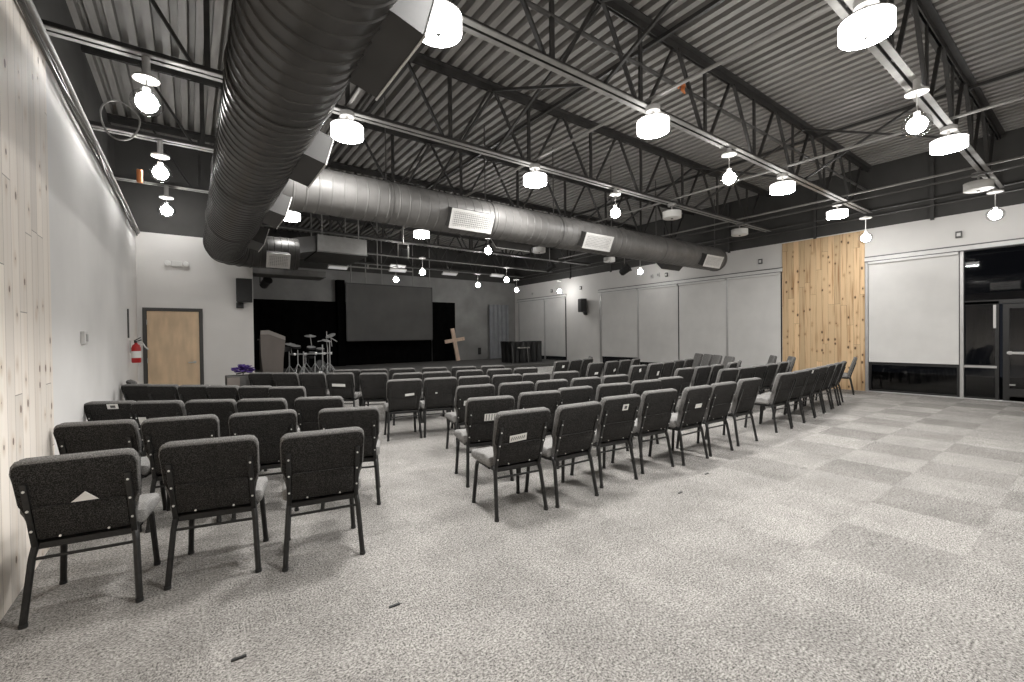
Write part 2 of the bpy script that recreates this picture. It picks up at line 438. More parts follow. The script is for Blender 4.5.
# head trims above the windows (a white ledge, its shadow lines put in as dark strips)
for i, (a, b) in enumerate(openings):
    o = MB().box(XR - .07, XR + .05, a - .03, b + .03, ZH - .03, ZH + .055).build('trim_%d' % (3 + i), 'trim', smooth=False); struct(o, 'white ledge over the window heads')
    o = MB().box(XR - .06, XR - .0, a - .03, b + .03, ZH + .06, ZH + .082).box(XR - .09, XR - .075, a - .02, b + .02, ZH - .05, ZH - .035).build('trim_%d' % (14 + i), 'dpipe', smooth=False); struct(o, 'dark strip modelled as the shadow line along the window head ledge')
o = MB().box(XR - .012, XR, 12.35, 14.25, .0, .10).box(XR - .012, XR, YN, -.93, 0, .1).build('baseboard_right', 'dark_wall', smooth=False); struct(o, 'dark vinyl base along the right wall')
o = MB().box(XL, XL + .012, 4.63, YD, 0, .10).build('baseboard_left', 'dark_wall', smooth=False); struct(o, 'dark vinyl base along the left wall')
o = MB().box(XL + .012, DX0 - .07, YD - .012, YD, 0, .1).box(DX1 + .07, 1.13, YD - .012, YD, 0, .1).build('baseboard_back', 'dark_wall', smooth=False); struct(o, 'dark vinyl base along the back wall')
# ground outside the windows
o = MB().box(XR + .25, XR + 9, YN, YB, -.3, -.15).build('floor_outside', 'ext', smooth=False); struct(o, 'dark ground outside the windows')

# ------------------------------------------------------------------ windows on the right wall
def frame_bars(mb, y0, y1, z0, z1, w=.055, d0=.0, d1=.11):
    X0, X1 = XR + d0, XR + d1
    mb.box(X0, X1, y0, y0 + w, z0, z1).box(X0, X1, y1 - w, y1, z0, z1)
    mb.box(X0, X1, y0 + w, y1 - w, z0, z0 + w).box(X0, X1, y0 + w, y1 - w, z1 - w, z1)
    return mb

blind_info = []
wi = [0]
def window(y0, y1, z0, zmid, mullion_mat='alu_light'):
    wi[0] += 1
    f = frame_bars(MB(), y0, y1, z0, ZH - .03)
    f.box(XR, XR + .11, y0 + .055, y1 - .055, zmid - .03, zmid + .03)
    o = f.build('window_%d' % wi[0], 'alu', smooth=False); struct(o, 'dark metal framed window bay')
    MB().box(XR + .05, XR + .062, y0 + .05, y1 - .05, z0 + .05, ZH - .08).build('pane', 'win_glass', o, smooth=False)
    return o
# storefront bay beside the golden boards
window(1.98, 3.585, .0, .69)
window(5.53, 7.06, .0, .62); window(7.06, 8.73, .0, .62); window(8.73, 10.40, .0, .62); window(10.40, 12.30, .0, .62)
window(14.29, 15.72, .36, .62); window(15.72, 17.77, .36, .62)
# light vertical mullion covers
for k, (ya, za, zb) in enumerate(((1.955, 0., 3.17), (3.60, 0., 3.20), (7.06, .0, 3.17), (8.73, 0., 3.17), (10.40, 0., 3.17), (12.24, 0., 3.17), (15.72, .36, 3.17), (17.70, .36, 3.17))):
    w = {5: .05, 3: .012}.get(k, .03)
    o = MB().box(XR - .05, XR + .02, ya - w, ya + w, za, zb, .006).build('trim_%d' % (21 + k), 'alu_light' if k != 3 else 'alu', smooth=False)
    struct(o, 'vertical window mullion')

def blind(y0, y1, zb, label):
    t = thing('roller_blind', label, 'blind', (XR - .035, (y0 + y1) / 2, zb), 0, 'roller blinds on the right wall windows')
    h = (y1 - y0) / 2; H = 3.15 - zb
    MB().box(-.004, .004, -h, h, .02, H - .03).build('blind_cloth', 'blind', t, smooth=False)
    MB().tube([(0, -h, .015), (0, h, .015)], .013, 10).build('bottom_bar', 'white_metal', t)
    MB().box(-.05, .03, -h, h, H - .06, H + .01, .006).build('head_box', 'trim', t, smooth=False)
    return t
blind(2.00, 3.56, .72, 'pale roller blind to the right of the golden pine cladding')
blind(5.54, 7.03, .42, 'pale roller blind just left of the golden pine cladding')
blind(7.09, 8.715, .42, 'pale roller blind second to the left of the golden pine cladding')
blind(8.755, 10.37, .45, 'pale roller blind third to the left of the golden pine cladding')
blind(10.44, 12.19, .60, 'pale roller blind just right of the wall loudspeaker')
blind(14.32, 15.68, .52, 'pale roller blind over the low dark panel beside the stage steps')
blind(15.76, 17.66, .52, 'pale roller blind right behind the black covered stage table')

# sidelight + glazed entrance door
o = frame_bars(MB(), 1.42, 1.98, 0, 2.06); o.box(XR, XR + .11, 1.47, 1.93, .66, .73)
o.box(XR, XR + .11, -.9, 1.98, 2.0, 2.08).box(XR, XR + .11, -.9, -.84, 0, ZH).box(XR, XR + .11, -.84, 1.98, ZH - .06, ZH)
o = o.build('window_8', 'alu', smooth=False); struct(o, 'dark framed sidelight and transom by the entrance')
MB().box(XR + .05, XR + .062, 1.46, 1.94, .05, 2.0).build('pane', 'win_glass', o, smooth=False)
MB().box(XR + .05, XR + .062, -.85, 1.96, 2.07, ZH - .05).build('pane', 'win_glass', o, smooth=False)
MB().box(XR - .012, XR, 1.45, 1.95, .675, .72).build('sill_strip', 'alu_light', o, smooth=False)
MB().box(XR - .015, XR - .002, 1.46, 1.50, 1.50, 1.98).build('door_closer_strip', 'white_metal', o, smooth=False)
dd = frame_bars(MB(), .36, 1.37, .02, 1.99, .09, .02, .08); dd.box(XR + .02, XR + .08, .45, 1.28, .02, .27)
o = dd.build('door_2', 'alu', smooth=False); struct(o, 'dark glazed entrance door')
MB().box(XR + .045, XR + .057, .44, 1.29, .26, 1.91).build('pane', 'win_glass', o, smooth=False)
MB().box(XR - .05, XR - .02, .42, 1.31, .97, 1.02, .006).box(XR - .03, XR + .03, .44, .48, .96, 1.03).box(XR - .03, XR + .03, 1.25, 1.29, .96, 1.03).build('push_bar', 'alu_light', o, smooth=False)
MB().box(XR - .0, XR + .03, 1.2, 1.28, .335, .36).build('kick_bolt', 'alu_light', o, smooth=False)
dd = frame_bars(MB(), -.84, .34, .02, 1.99, .09, .02, .08)
o = dd.build('door_3', 'alu', smooth=False); struct(o, 'second dark glazed entrance leaf')
MB().box(XR + .045, XR + .057, -.75, .25, .1, 1.91).build('pane', 'win_glass', o, smooth=False)

# ------------------------------------------------------------------ wooden door on the back wall
mb = MB()
mb.box(DX0 - .06, DX0, YD - .02, YD + .16, 0, DZ + .06).box(DX1, DX1 + .06, YD - .02, YD + .16, 0, DZ + .06).box(DX0, DX1, YD - .02, YD + .16, DZ, DZ + .06)
mb.box(DX0, DX0 + .015, YD + .03, YD + .12, 0, DZ).box(DX1 - .015, DX1, YD + .03, YD + .12, 0, DZ)
o = mb.build('door_1', 'door_frame', smooth=False); struct(o, 'plain birch door in a dark frame')
MB().box(DX0 + .006, DX1 - .006, YD - .005, YD + .04, .01, DZ - .006, .003).build('door_leaf', 'door_wood', o, smooth=False)
MB().tube([(DX1 - .09, YD - .005, .99), (DX1 - .09, YD - .06, .99), (DX1 - .2, YD - .065, .985)], .011, 8).lathe([(.028, 0), (.028, .012)], (DX1 - .09, YD - .005, .99), 16, Matrix.Rotation(R(90), 3, 'X')).build('door_handle', 'steel', o)
for z in (.25, 1.05, 1.82):
    MB().tube([(DX0 + .004, YD - .012, z - .05), (DX0 + .004, YD - .012, z + .05)], .009, 8).build('hinge', 'steel', o)

# ------------------------------------------------------------------ roof joists
JY = [1.43, 3.58, 5.88, 8.2, 10.55, 12.9, 15.25, 17.4]
ZB, ZT = 4.36, 5.40
jl = ['roof joist nearest the camera, its pale underside crossing top right', 'second roof joist from the camera, carrying four lit drums',
      'third roof joist from the camera, just above the long branch duct', 'fourth roof joist from the camera, hidden in part behind the branch duct',
      'fifth roof joist from the camera, beyond the branch duct', 'sixth roof joist from the camera, over the stage front',
      'seventh roof joist from the camera, over the middle of the stage', 'last roof joist, right before the stage back wall']
for ji, (jy, lab) in enumerate(zip(JY, jl)):
    x0, x1 = XU, XR - .01 + .03
    t = thing('roof_joist', lab, 'joist', (0, jy, 0), 0, 'steel roof joists')
    # double angles : two flat legs with a gap
    bc = MB(); leg = MB()
    for s in (-1, 1):
        bc.box(x0, x1, s * .018 if s > 0 else -.078, .078 if s > 0 else -.018, ZB - .006, ZB + .006)
        leg.box(x0, x1, s * .018 - .005, s * .018 + .005, ZB - .004, ZB + .075)
    bcp = bc.build('bottom_chord', 'chord', t, smooth=False)
    leg.build('angle_leg', 'joist', bcp, smooth=False)
    tcd = MB()
    for s in (-1, 1):
        tcd.box(x0, x1, .02 if s > 0 else -.10, .10 if s > 0 else -.02, ZT + .04, ZT + .055)
        tcd.box(x0, x1, s * .02 - .006, s * .02 + .006, ZT - .05, ZT + .04)
    tcd.build('top_chord', 'joist', t, smooth=False)
    far = ji >= 5
    k = -1
    while True:
        xn = .2 + 1.5 * k
        k += 1
        if xn > XR + .3: break
        for dx, w in ((-.72, .045), (0, .055), (.72, .045)):
            xt = xn + dx
            if xn < x0 or xn > x1 or xt < x0 or xt > x1: continue
            b = MB()
            sgn = -.012 if dx < 0 else .012
            b.bar((xn + .12 * (dx > 0) - .12 * (dx < 0), sgn, ZB + .03), (xt, sgn, ZT - .01), w, .03)
            b.build('web_brace', 'joist', t, smooth=False)
# joist bridging and conduits that run along the hall
def rod(name, a, b, r, m, label, cat, group=None, n=8):
    o = MB().tube([a, b], r, n).build(name, m); return tag(o, label, cat, group)
cl = ['pale conduit linking the drum lights nearest the left wall', 'pale conduit linking the drum lights above the middle seating',
      'pale conduit linking the drum lights two thirds across the hall', 'pale conduit linking the drum lights nearest the right wall']
for x, l in zip((1.70, 4.80, 8.75, 11.72), cl): rod('light_conduit', (x, YN, ZB + .1), (x, 12.9, ZB + .1), .022, 'pipe', l, 'conduit', 'ceiling conduits')
bl = ['flat bridging bar high under the deck, left of the middle drum row', 'flat bridging bar high under the deck, right of the middle drum row', 'flat bridging bar high under the deck, towards the right wall']
for x, l in zip((2.55, 5.05, 10.15), bl):
    tag(MB().bar((x, YN, ZT - .06), (x, YB, ZT - .06), .05, .05).build('bridging_bar', 'joist', smooth=False), l, 'bridging', 'joist bridging')
nb = 0
ords = ['first', 'second', 'third', 'fourth', 'fifth', 'sixth', 'seventh', 'eighth', 'ninth', 'tenth', 'eleventh', 'twelfth', 'thirteenth', 'fourteenth', 'fifteenth', 'sixteenth']
for bi, (ya, yb) in enumerate(zip(JY, JY[1:-2])):
    for x, side in ((3.95, 'left'), (9.6, 'right')):
        for s, w in ((0, 'rising away'), (1, 'falling away')):
            z0, z1 = (ZB + .05, ZT - .02) if s == 0 else (ZT - .02, ZB + .05)
            o = MB().bar((x + .04 * s, ya, z0), (x + .04 * s, yb, z1), .035, .035).build('cross_brace', 'joist', smooth=False)
            tag(o, 'thin %s hand cross brace %s between the %s and %s joists from the camera' % (side, w, ords[bi], ords[bi + 1]), 'brace', 'joist cross braces')
# pipes
rod('sprinkler_pipe', (XU, 3.60, 4.90), (XR, 3.60, 4.90), .028, 'dpipe', 'dark sprinkler pipe threading the second roof joist', 'pipe', 'sprinkler pipes', 12)
rod('sprinkler_pipe', (10.9, YN, 4.12), (10.9, 12.5, 4.12), .0 + .02, 'dpipe', 'thin dark pipe running under the joists near the right wall', 'pipe', 'sprinkler pipes', 10)
for k, z in enumerate((4.36, 4.22)):
    rod('wall_conduit', (XR - .06, YN, z + .02), (XR - .06, YB, z + .02), .017, 'dpipe', ('upper' if k == 0 else 'lower') + ' thin conduit along the dark upper right wall', 'conduit', 'right wall conduits')
# posts on the dark upper right wall
for k, yy in enumerate((2.42, 4.7, 7.0, 9.3, 11.7, 14.0)):
    o = MB().bar((XR - .02, yy, ZR - .04), (XR - .02, yy + .0, ZDK), .06, .06).build('wall_strut', 'joist', smooth=False)
    tag(o, 'dark steel strut on the upper right wall, %s from the camera' % ords[k], 'strut', 'upper right wall struts')
# orange ribbon tied to the sprinkler pipe
o = MB().tube([(5.47, 3.555, 4.83), (5.5, 3.55, 4.90), (5.56, 3.55, 4.94), (5.60, 3.56, 4.90), (5.575, 3.555, 4.84), (5.62, 3.55, 4.80)], [.012, .022, .026, .026, .022, .01], 8).build('ribbon', 'orange')
tag(o, 'orange ribbon tied to the dark ceiling pipe', 'ribbon')
# pipe bundle along the left wall top
o = MB().tube([(XL + .045, YN, ZL + .03), (XL + .045, YD - .02, ZL + .03)], .03, 12).build('wall_pipe', 'pipe'); tag(o, 'thick pale pipe along the top of the left wall', 'pipe')
for k in range(3):
    pts = []
    y = YN
    while y < YD - .1:
        pts.append((XL + .035 + .015 * math.sin(y * 1.7 + k * 2) + .012 * k + 0, y, ZL - .04 - .02 * k + .014 * math.sin(y * 2.9 + k * 1.3)))
        y += .22
    o = MB().tube(pts, .011, 6).build('cable', 'dpipe'); tag(o, ['upper', 'middle', 'lowest'][k] + ' loose dark cable running along the left wall top', 'cable', 'cables on the left wall top')
# coil of wire and hardware by the left pendants
pts = [(-.72 + .20 * math.cos(a) * (1 + .05 * math.sin(3 * a)), 8.0 + .03 * math.sin(2 * a), 4.45 + .26 * math.sin(a)) for a in [2 * PI * i / 40 for i in range(40)]]
o = MB().tube(pts, .012, 6, closed=True).build('wire_coil', 'pipe'); tag(o, 'coil of pale wire hanging by the left pendants', 'wire coil')
o = MB().tube([(-.54, 8.12, 3.68), (-.54, 8.12, 3.86)], .035, 10).build('valve', 'orange'); tag(o, 'small red-orange fitting on the pipe by the left pendants', 'valve')

# ------------------------------------------------------------------ ducts
CX, CZ, RD = .581, 3.353, .349
def ribbed(path, r, step, closed_ends=True, n=40, ridge=.010):
    """sweep a circle along path points (list of Vector), raising a thin seam every step"""
    mb = MB(); bm = mb.bm
    P = [Vector(p) for p in path]
    # resample by arc length
    L = [0]
    for a, b in zip(P, P[1:]): L.append(L[-1] + (b - a).length)
    def at(s):
        for i in range(len(L) - 1):
            if s <= L[i + 1] + 1e-9:
                f = (s - L[i]) / max(1e-9, L[i + 1] - L[i]); return P[i].lerp(P[i + 1], f), i
        return P[-1], len(P) - 2
    S = []
    s = 0
    while s < L[-1]:
        S += [(s, 0), (s + step * .82, 0), (s + step * .87, ridge), (s + step * .95, ridge)]
        s += step
    S = [q for q in S if q[0] < L[-1]] + [(L[-1], 0)]
    rings = []
    for s, e in S:
        p, i = at(s)
        p0, _ = at(max(0, s - .03)); p1, _ = at(min(L[-1], s + .03))
        t = (p1 - p0).normalized(); u = Vector((0, 0, 1)); sd = t.cross(u).normalized(); u = sd.cross(t)
        rings.append([bm.verts.new(p + (sd * math.cos(2 * PI * j / n) + u * math.sin(2 * PI * j / n)) * (r + e)) for j in range(n)])
    for a, b in zip(rings, rings[1:]):
        for j in range(n): bm.faces.new((a[j], a[(j + 1) % n], b[(j + 1) % n], b[j]))
    if closed_ends: bm.faces.new(list(reversed(rings[0]))); bm.faces.new(rings[-1])
    return mb
md = thing('main_duct', 'large dark spiral duct running overhead towards the back left corner', 'duct', (CX, 4, CZ - RD))
md_off = Vector((-CX, -4, -(CZ - RD)))
def put(mb, name, m, parent, off, smooth=True):
    o = mb.build(name, m, parent, smooth)
    o.location = off
    return o
YC = 10.94
put(ribbed([(CX, YN + .05, CZ), (CX, YC - .52, CZ)], RD, .135), 'tube', 'duct', md, md_off)
arc = [(CX + .52 - .52 * math.cos(a), YC - .52 + .52 * math.sin(a), CZ) for a in [PI / 2 * i / 12 for i in range(13)]]
put(ribbed(arc, RD + .004, .2, ridge=.012), 'elbow', 'duct', md, md_off)
put(ribbed([(CX + .52, YC, CZ), (1.98, YC, CZ)], RD, .135), 'tube', 'duct', md, md_off)
def boot(parent, off, axis, c0, c1, yc, zc, ang, r_in, r_out, hw, grille_name='grille'):
    """rectangular register boot on a round duct. axis 'y' or 'x' is the duct direction; ang = radial direction below horizontal"""
    d = Vector((math.cos(ang), math.sin(ang))); t = Vector((-d.y, d.x))
    def P(rad, tt): q = d * rad + t * tt; return q
    def w(q, a):
        return (yc + q.x, a, zc + q.y) if axis == 'y' else (a, yc + q.x, zc + q.y)
    def block(mb, ra, rb, ta, tb, a0, a1):
        bm = mb.bm
        vs = [bm.verts.new(w(P(r_, t_), a)) for a in (a0, a1) for r_, t_ in ((ra, ta), (rb, ta), (rb, tb), (ra, tb))]
        for q in ((0, 1, 2, 3), (7, 6, 5, 4), (0, 4, 5, 1), (1, 5, 6, 2), (2, 6, 7, 3), (3, 7, 4, 0)): bm.faces.new([vs[i] for i in q])
        return mb
    b = put(block(MB(), r_in, r_out, -hw, hw, c0, c1), 'register_boot', 'boot', parent, off, False)
    g = MB(); f = .035
    block(g, r_out, r_out + .012, -hw - .012, -hw + f, c0 - .012, c1 + .012); block(g, r_out, r_out + .012, hw - f, hw + .012, c0 - .012, c1 + .012)
    block(g, r_out, r_out + .012, -hw + f, hw - f, c0 - .012, c0 + f); block(g, r_out, r_out + .012, -hw + f, hw - f, c1 - f, c1 + .012)
    put(g, 'grille_frame', 'grille', b, (0, 0, 0), False)
    g = MB(); n = 7
    for i in range(n):
        tt = -hw + f + (2 * hw - 2 * f) * (i + .5) / n
        block(g, r_out, r_out + .008, tt - .006, tt + .006, c0 + f, c1 - f)
    nn = int((c1 - c0) / .04)
    for i in range(nn):
        a = c0 + f + (c1 - c0 - 2 * f) * (i + .5) / nn
        block(g, r_out + .001, r_out + .009, -hw + f, hw - f, a - .005, a + .005)
    put(g, grille_name, 'grille', b, (0, 0, 0), False)
    put(block(MB(), r_out - .02, r_out + .001, -hw + f, hw - f, c0 + f, c1 - f), 'grille_backing', 'grille_dark', b, (0, 0, 0), False)
    return b
for y0 in (0.05, 2.2, 4.35, 6.5, 8.6):
    boot(md, md_off, 'y', y0, y0 + .76, CX, CZ, R(-16), .25, .52, .135)
boot(md, md_off, 'x', 1.33, 1.76, YC, CZ, R(-180 + 30), .25, .47, .15)
# straps
for y in (1.33, 3.58, 5.88, 8.2):
    g = MB()
    g.tube([(CX + (RD + .012) * math.cos(a), y, CZ + (RD + .012) * math.sin(a)) for a in [2 * PI * i / 40 for i in range(40)]], .008, 6, closed=True)
    g.bar((CX, y, CZ + RD), (CX, y, ZB), .012, .03)
    put(g, 'hanger_strap', 'dpipe', md, md_off)

BY, BZ, BR = 6.97, 3.638, .328
bd = thing('branch_duct', 'long grey spiral branch duct crossing the hall towards the right wall', 'duct', (6, BY, BZ - BR))
bo = Vector((-6, -BY, -(BZ - BR)))
put(ribbed([(CX + RD * .8, BY, BZ), (12.6, BY, BZ)], BR, .17, ridge=.007), 'tube', 'duct2', bd, bo)
for x0 in (3.55, 6.69, 11.27): boot(bd, bo, 'x', x0, x0 + .82, BY, BZ, R(-180 + 25), .23, .46, .155)
for x0 in (4.9, 10.25): boot(bd, bo, 'x', x0, x0 + .82, BY, BZ, R(-42), .23, .46, .155)
for x in (2.6, 4.5, 6.2, 8.0, 9.7, 12.5):
    g = MB()
    g.tube([(x, BY + (BR + .009) * math.cos(a), BZ + (BR + .009) * math.sin(a)) for a in [2 * PI * i / 36 for i in range(36)]], .009, 6, closed=True)
    g.bar((x, BY, BZ + BR), (x, BY, ZT), .01, .025)
    put(g, 'hanger_strap', 'dpipe', bd, bo)
# air handler box hung above the stage front
ah = thing('air_handler', 'grey box air handler hanging left above the stage front', 'air handler', (3.15, 12.3, 3.57))
put(MB().box(-.6, .6, -.8, .8, .02, .43, .01), 'casing', 'ahu', ah, (0, 0, 0), False)
put(MB().box(-.62, .62, -.82, .82, 0, .03), 'bottom_pan', 'dpipe', ah, (0, 0, 0), False)
for sx in (-.45, .45):
    for sy in (-.6, .6): put(MB().bar((sx, sy, .42), (sx, sy, 1.9), .025), 'hanger_rod', 'pipe', ah, (0, 0, 0), False)
mb = MB(); bm = mb.bm
a = [bm.verts.new(v) for v in ((-1.35, -1.55, -.25), (-1.35, -1.15, -.25), (-1.35, -1.15, .1), (-1.35, -1.55, .1))]
b = [bm.verts.new(v) for v in ((-.62, -.75, .03), (-.62, .6, .03), (-.62, .6, .40), (-.62, -.75, .40))]
bm.faces.new(a); bm.faces.new(b)
for i in range(4): bm.faces.new((a[i], a[(i + 1) % 4], b[(i + 1) % 4], b[i]))
put(mb, 'transition_duct', 'duct', ah, (0, 0, 0), False)
# dark plenum duct running into the stage side wall
o = MB().box(1.16, 2.9, 12.2, 12.9, 3.04, 3.20, .01).build('flat_duct', 'dpipe', smooth=False); tag(o, 'flat dark duct under the air handler at the stage side wall', 'duct')

# ------------------------------------------------------------------ drum lights
def drum(x, y, lit, label, z=4.1, dm='drum_diff'):
    t = thing('drum_light', label, 'ceiling light', (x, y, z - .075), 0, 'drum lights under the joists')
    r = .198; h = .148
    MB().lathe([(r * .97, .004), (r, .006), (r, h), (1e-4, h)], (0, 0, 0), 40, cap=False).build('lamp_shade', 'drum_lit' if lit else 'drum_off', t)
    MB().lathe([(1e-4, 0), (r * .93, 0.), (r * .97, .004)], (0, 0, 0), 40, cap=False).build('diffuser', dm if lit else 'drum_off', t)
    MB().lathe([(1e-4, -.018), (.02, -.014), (.026, 0)], (0, 0, 0), 16, cap=False).build('finial', 'dpipe', t)
    MB().lathe([(.05, h), (.05, h + .02), (.016, h + .02), (.016, ZB - z - .0), (.09, ZB - z), (.09, ZB - z + .06)], (0, 0, 0), 20).build('stem', 'pipe', t)
    MB().lathe([(r + .002, h - .012), (r + .002, h)], (0, 0, 0), 40, cap=False).build('shade_rim', 'white_metal', t)
    return t
jn = {1.37: 'nearest', 3.52: 'second', 5.82: 'third', 10.52: 'fifth'}
rows = [(1.29, [(4.80, 1), (8.74, 1), (11.72, 0)], ['largest drum light in view, lit, at the top right under the nearest joist', 'lit drum light under the nearest joist, below the glass globe', 'unlit drum light at the right end of the nearest joist']),
        (3.48, [(1.74, 1), (4.80, 1), (8.78, 1), (11.74, 1)], ['big lit drum light beside the main duct at the top of the photo', 'lit drum light in the middle of the second joist', 'lit drum light right of the globe on the second joist', 'lit drum light at the right end of the second joist']),
        (5.82, [(1.67, 1), (4.77, 1), (8.68, 0), (11.66, 0)], ['lit drum light beside the main duct on the third joist', 'lit drum light just above the branch duct', 'unlit drum light above the branch duct on the third joist', 'unlit drum light above the right end of the branch duct']),
        (10.52, [(1.79, 1), (4.84, 1), (8.75, 0), (11.95, 0)], ['lit drum light low behind the corner of the two ducts', 'lit drum light below the branch duct, left of the pendants', 'unlit drum light below the middle of the branch duct', 'unlit drum light below the branch duct towards the right wall'])]
for y, xs, ls in rows:
    for (x, lit), l in zip(xs, ls): drum(x, y + (.03 * (x - 4.78) if y < 4 else 0), lit, l, dm='drum_dim' if (y > 10 and x < 2) else 'drum_soft' if x > 11 else 'drum_diff')
# unseen drum lamp added behind the camera to light the foreground
for x, l in ((4.78, 'unseen drum light added behind the camera to light the foreground'),): drum(x, -1.0, 1, l)
drum(1.74, 1.37, 1, 'lit drum light on the nearest joist beside the main duct')

# ------------------------------------------------------------------ globe pendants
def globe(x, y, z, label, rod_len=.25, r=.14):
    t = thing('globe_pendant', label, 'pendant light', (x, y, z), 0, 'glass globe pendants')
    MB().sphere((0, 0, 0), r * .68, 20).build('bulb', 'bulb', t)
    MB().sphere((0, 0, 0), r, 24, .92).build('globe', 'glass', t)
    MB().lathe([(.03, r * .8), (.034, r * 1.05), (.012, r * 1.1), (.007, r * 1.12), (.007, r + rod_len)], (0, 0, 0), 12).build('rod', 'white_metal', t)
    MB().lathe([(.11, r + rod_len), (.11, r + rod_len + .025), (.035, r + rod_len + .03), (.035, max(r + rod_len + .05, ZB - z - .01 if z > 3.7 else 0))], (0, 0, 0), 20).build('mount_plate', 'white_metal', t)
    return t
for (x, y, z, l) in [(-.32, 5.86, 3.89, 'glass globe pendant by the left wall, largest of the three there'), (-.31, 8.2, 3.89, 'glass globe pendant by the left wall, middle of the three there'),
                     (-.32, 10.52, 3.89, 'glass globe pendant by the left wall, smallest of the three there'),
                     (6.80, 1.36, 3.83, 'glass globe pendant beside the nearest joist at the right'), (6.86, 3.58, 3.885, 'glass globe pendant in the middle of the second joist'),
                     (6.85, 5.86, 3.87, 'glass globe pendant just above the branch duct'), (6.89, 10.55, 3.89, 'glass globe pendant below the branch duct, over the middle seating')]:
    globe(x, y, z, l, .09 if x < 0 else .22)
for (x, y, z, l, rl) in [(12.2, 3.3, 3.55, 'glass globe pendant in front of the golden pine cladding', .3), (12.1, 1.33, 3.6, 'glass globe pendant near the entrance at the right edge', .28),
                         (12.2, 9.4, 3.56, 'glass globe pendant beside the black spotlight on the right', .3), (5.95, 12.9, 3.506, 'glass globe pendant above the right half of the screen', .3),
                         (5.9, 15.0, 3.50, 'glass globe pendant in front of the middle of the screen', .3), (9.45, 15.25, 3.54, 'glass globe pendant above the wooden cross', .3),
                         (9.2, 12.9, 3.47, 'glass globe pendant right above the stage front', .3), (11.4, 15.25, 3.44, 'glass globe pendant in the far right corner of the stage', .3),
                         (12.7, 13.95, 3.34, 'glass globe pendant above the black covered stage table', .3)]:
    globe(x, y, z, l, rl, .13)

# ------------------------------------------------------------------ stage
st = thing('stage', 'low dark carpeted stage across the back of the hall', 'stage', (7, 15.7, 0))
put(MB().box(-5.85, 6.38, -2.4, 2.36, .0, .36, .008), 'platform', 'stage_floor', st, (0, 0, 0), False)
for k in range(2):
    put(MB().box(2.9, 6.38, -2.4 - .32 * (k + 1), -2.4 - .32 * k, 0, .24 - .12 * k, .006), 'step', 'step', st, (0, 0, 0), False)
# black backdrop
def pleats(x0, x1, y, z0, z1, amp, wl, name, m, label, cat, th=.0):
    mb = MB(); bm = mb.bm; n = max(8, int((x1 - x0) / wl * 8)); A = []; B = []
    for i in range(n + 1):
        x = x0 + (x1 - x0) * i / n
        yy = y + amp * math.sin(2 * PI * i / 8) + amp * .5 * math.sin(i * .37)
        A.append((x, yy)); B.append((x, yy + .012))
    ring = A + B[::-1]
    va = [bm.verts.new((x, yy, z0)) for x, yy in ring]; vb = [bm.verts.new((x, yy, z1)) for x, yy in ring]
    N = len(ring)
    for i in range(N): bm.faces.new((va[i], va[(i + 1) % N], vb[(i + 1) % N], vb[i]))
    for i in range(n): 
        bm.faces.new((vb[i], vb[i + 1], vb[N - 2 - i], vb[N - 1 - i])); bm.faces.new((va[i], va[i + 1], va[N - 2 - i], va[N - 1 - i]))
    return tag(mb.build(name, m), label, cat)
pleats(1.16, 4.86, 17.93, .37, 2.88, .012, .34, 'backdrop_curtain', 'backdrop', 'black backdrop curtain behind the lectern and drum kit', 'curtain')
pleats(4.86, 8.7, 18.0, .37, 2.9, .012, .34, 'backdrop_curtain', 'backdrop', 'black backdrop curtain below the projection screen', 'curtain')
pleats(8.7, 9.87, 17.95, .37, 3.02, .012, .34, 'backdrop_curtain', 'backdrop', 'narrow black backdrop curtain right of the screen, behind the cross', 'curtain')
pleats(11.72, 12.86, 17.9, .37, 3.0, .03, .24, 'stage_curtain', 'curtain', 'grey pleated curtain at the right of the stage back wall', 'curtain')
o = MB().box(4.62, 4.9, 17.75, 18.06, .37, 3.72).build('backdrop_panel', 'backdrop', smooth=False); tag(o, 'black upright panel at the left edge of the screen', 'panel')
# projection screen hung from rods
sc = thing('projection_screen', 'large dark grey projection screen hanging over the stage', 'screen', (6.72, 17.6, 1.36))
put(MB().box(-1.8, 1.8, -.015, .015, .0, 2.2), 'screen_cloth', 'screen', sc, (0, 0, 0), False)
put(MB().box(-1.83, -1.8, -.03, .03, -.03, 2.25).box(1.8, 1.83, -.03, .03, -.03, 2.25).box(-1.83, 1.83, -.03, .03, 2.2, 2.25).box(-1.83, 1.83, -.03, .03, -.03, 0), 'screen_frame', 'joist', sc, (0, 0, 0), False)
for x in (-1.62, -1.05, -.4, .95, 1.72): put(MB().tube([(x, 0, 2.25), (x, 0, 4.0)], .022, 8), 'hanger_rod', 'pipe', sc, (0, 0, 0))
# leaning cross
cr = thing('cross', 'rough pine cross leaning on the stage right of the screen', 'cross', (9.78, 17.55, .375))
cr.rotation_euler = (R(-6), R(-8), 0)
put(MB().box(-.09, .09, -.035, .035, .0, 1.48, .006), 'upright', 'cross', cr, (0, 0, 0), False)
put(MB().box(-.5, .5, -.037 - .03, -.0, .86, 1.02, .006), 'crossbar', 'cross', cr, (0, 0, 0), False)
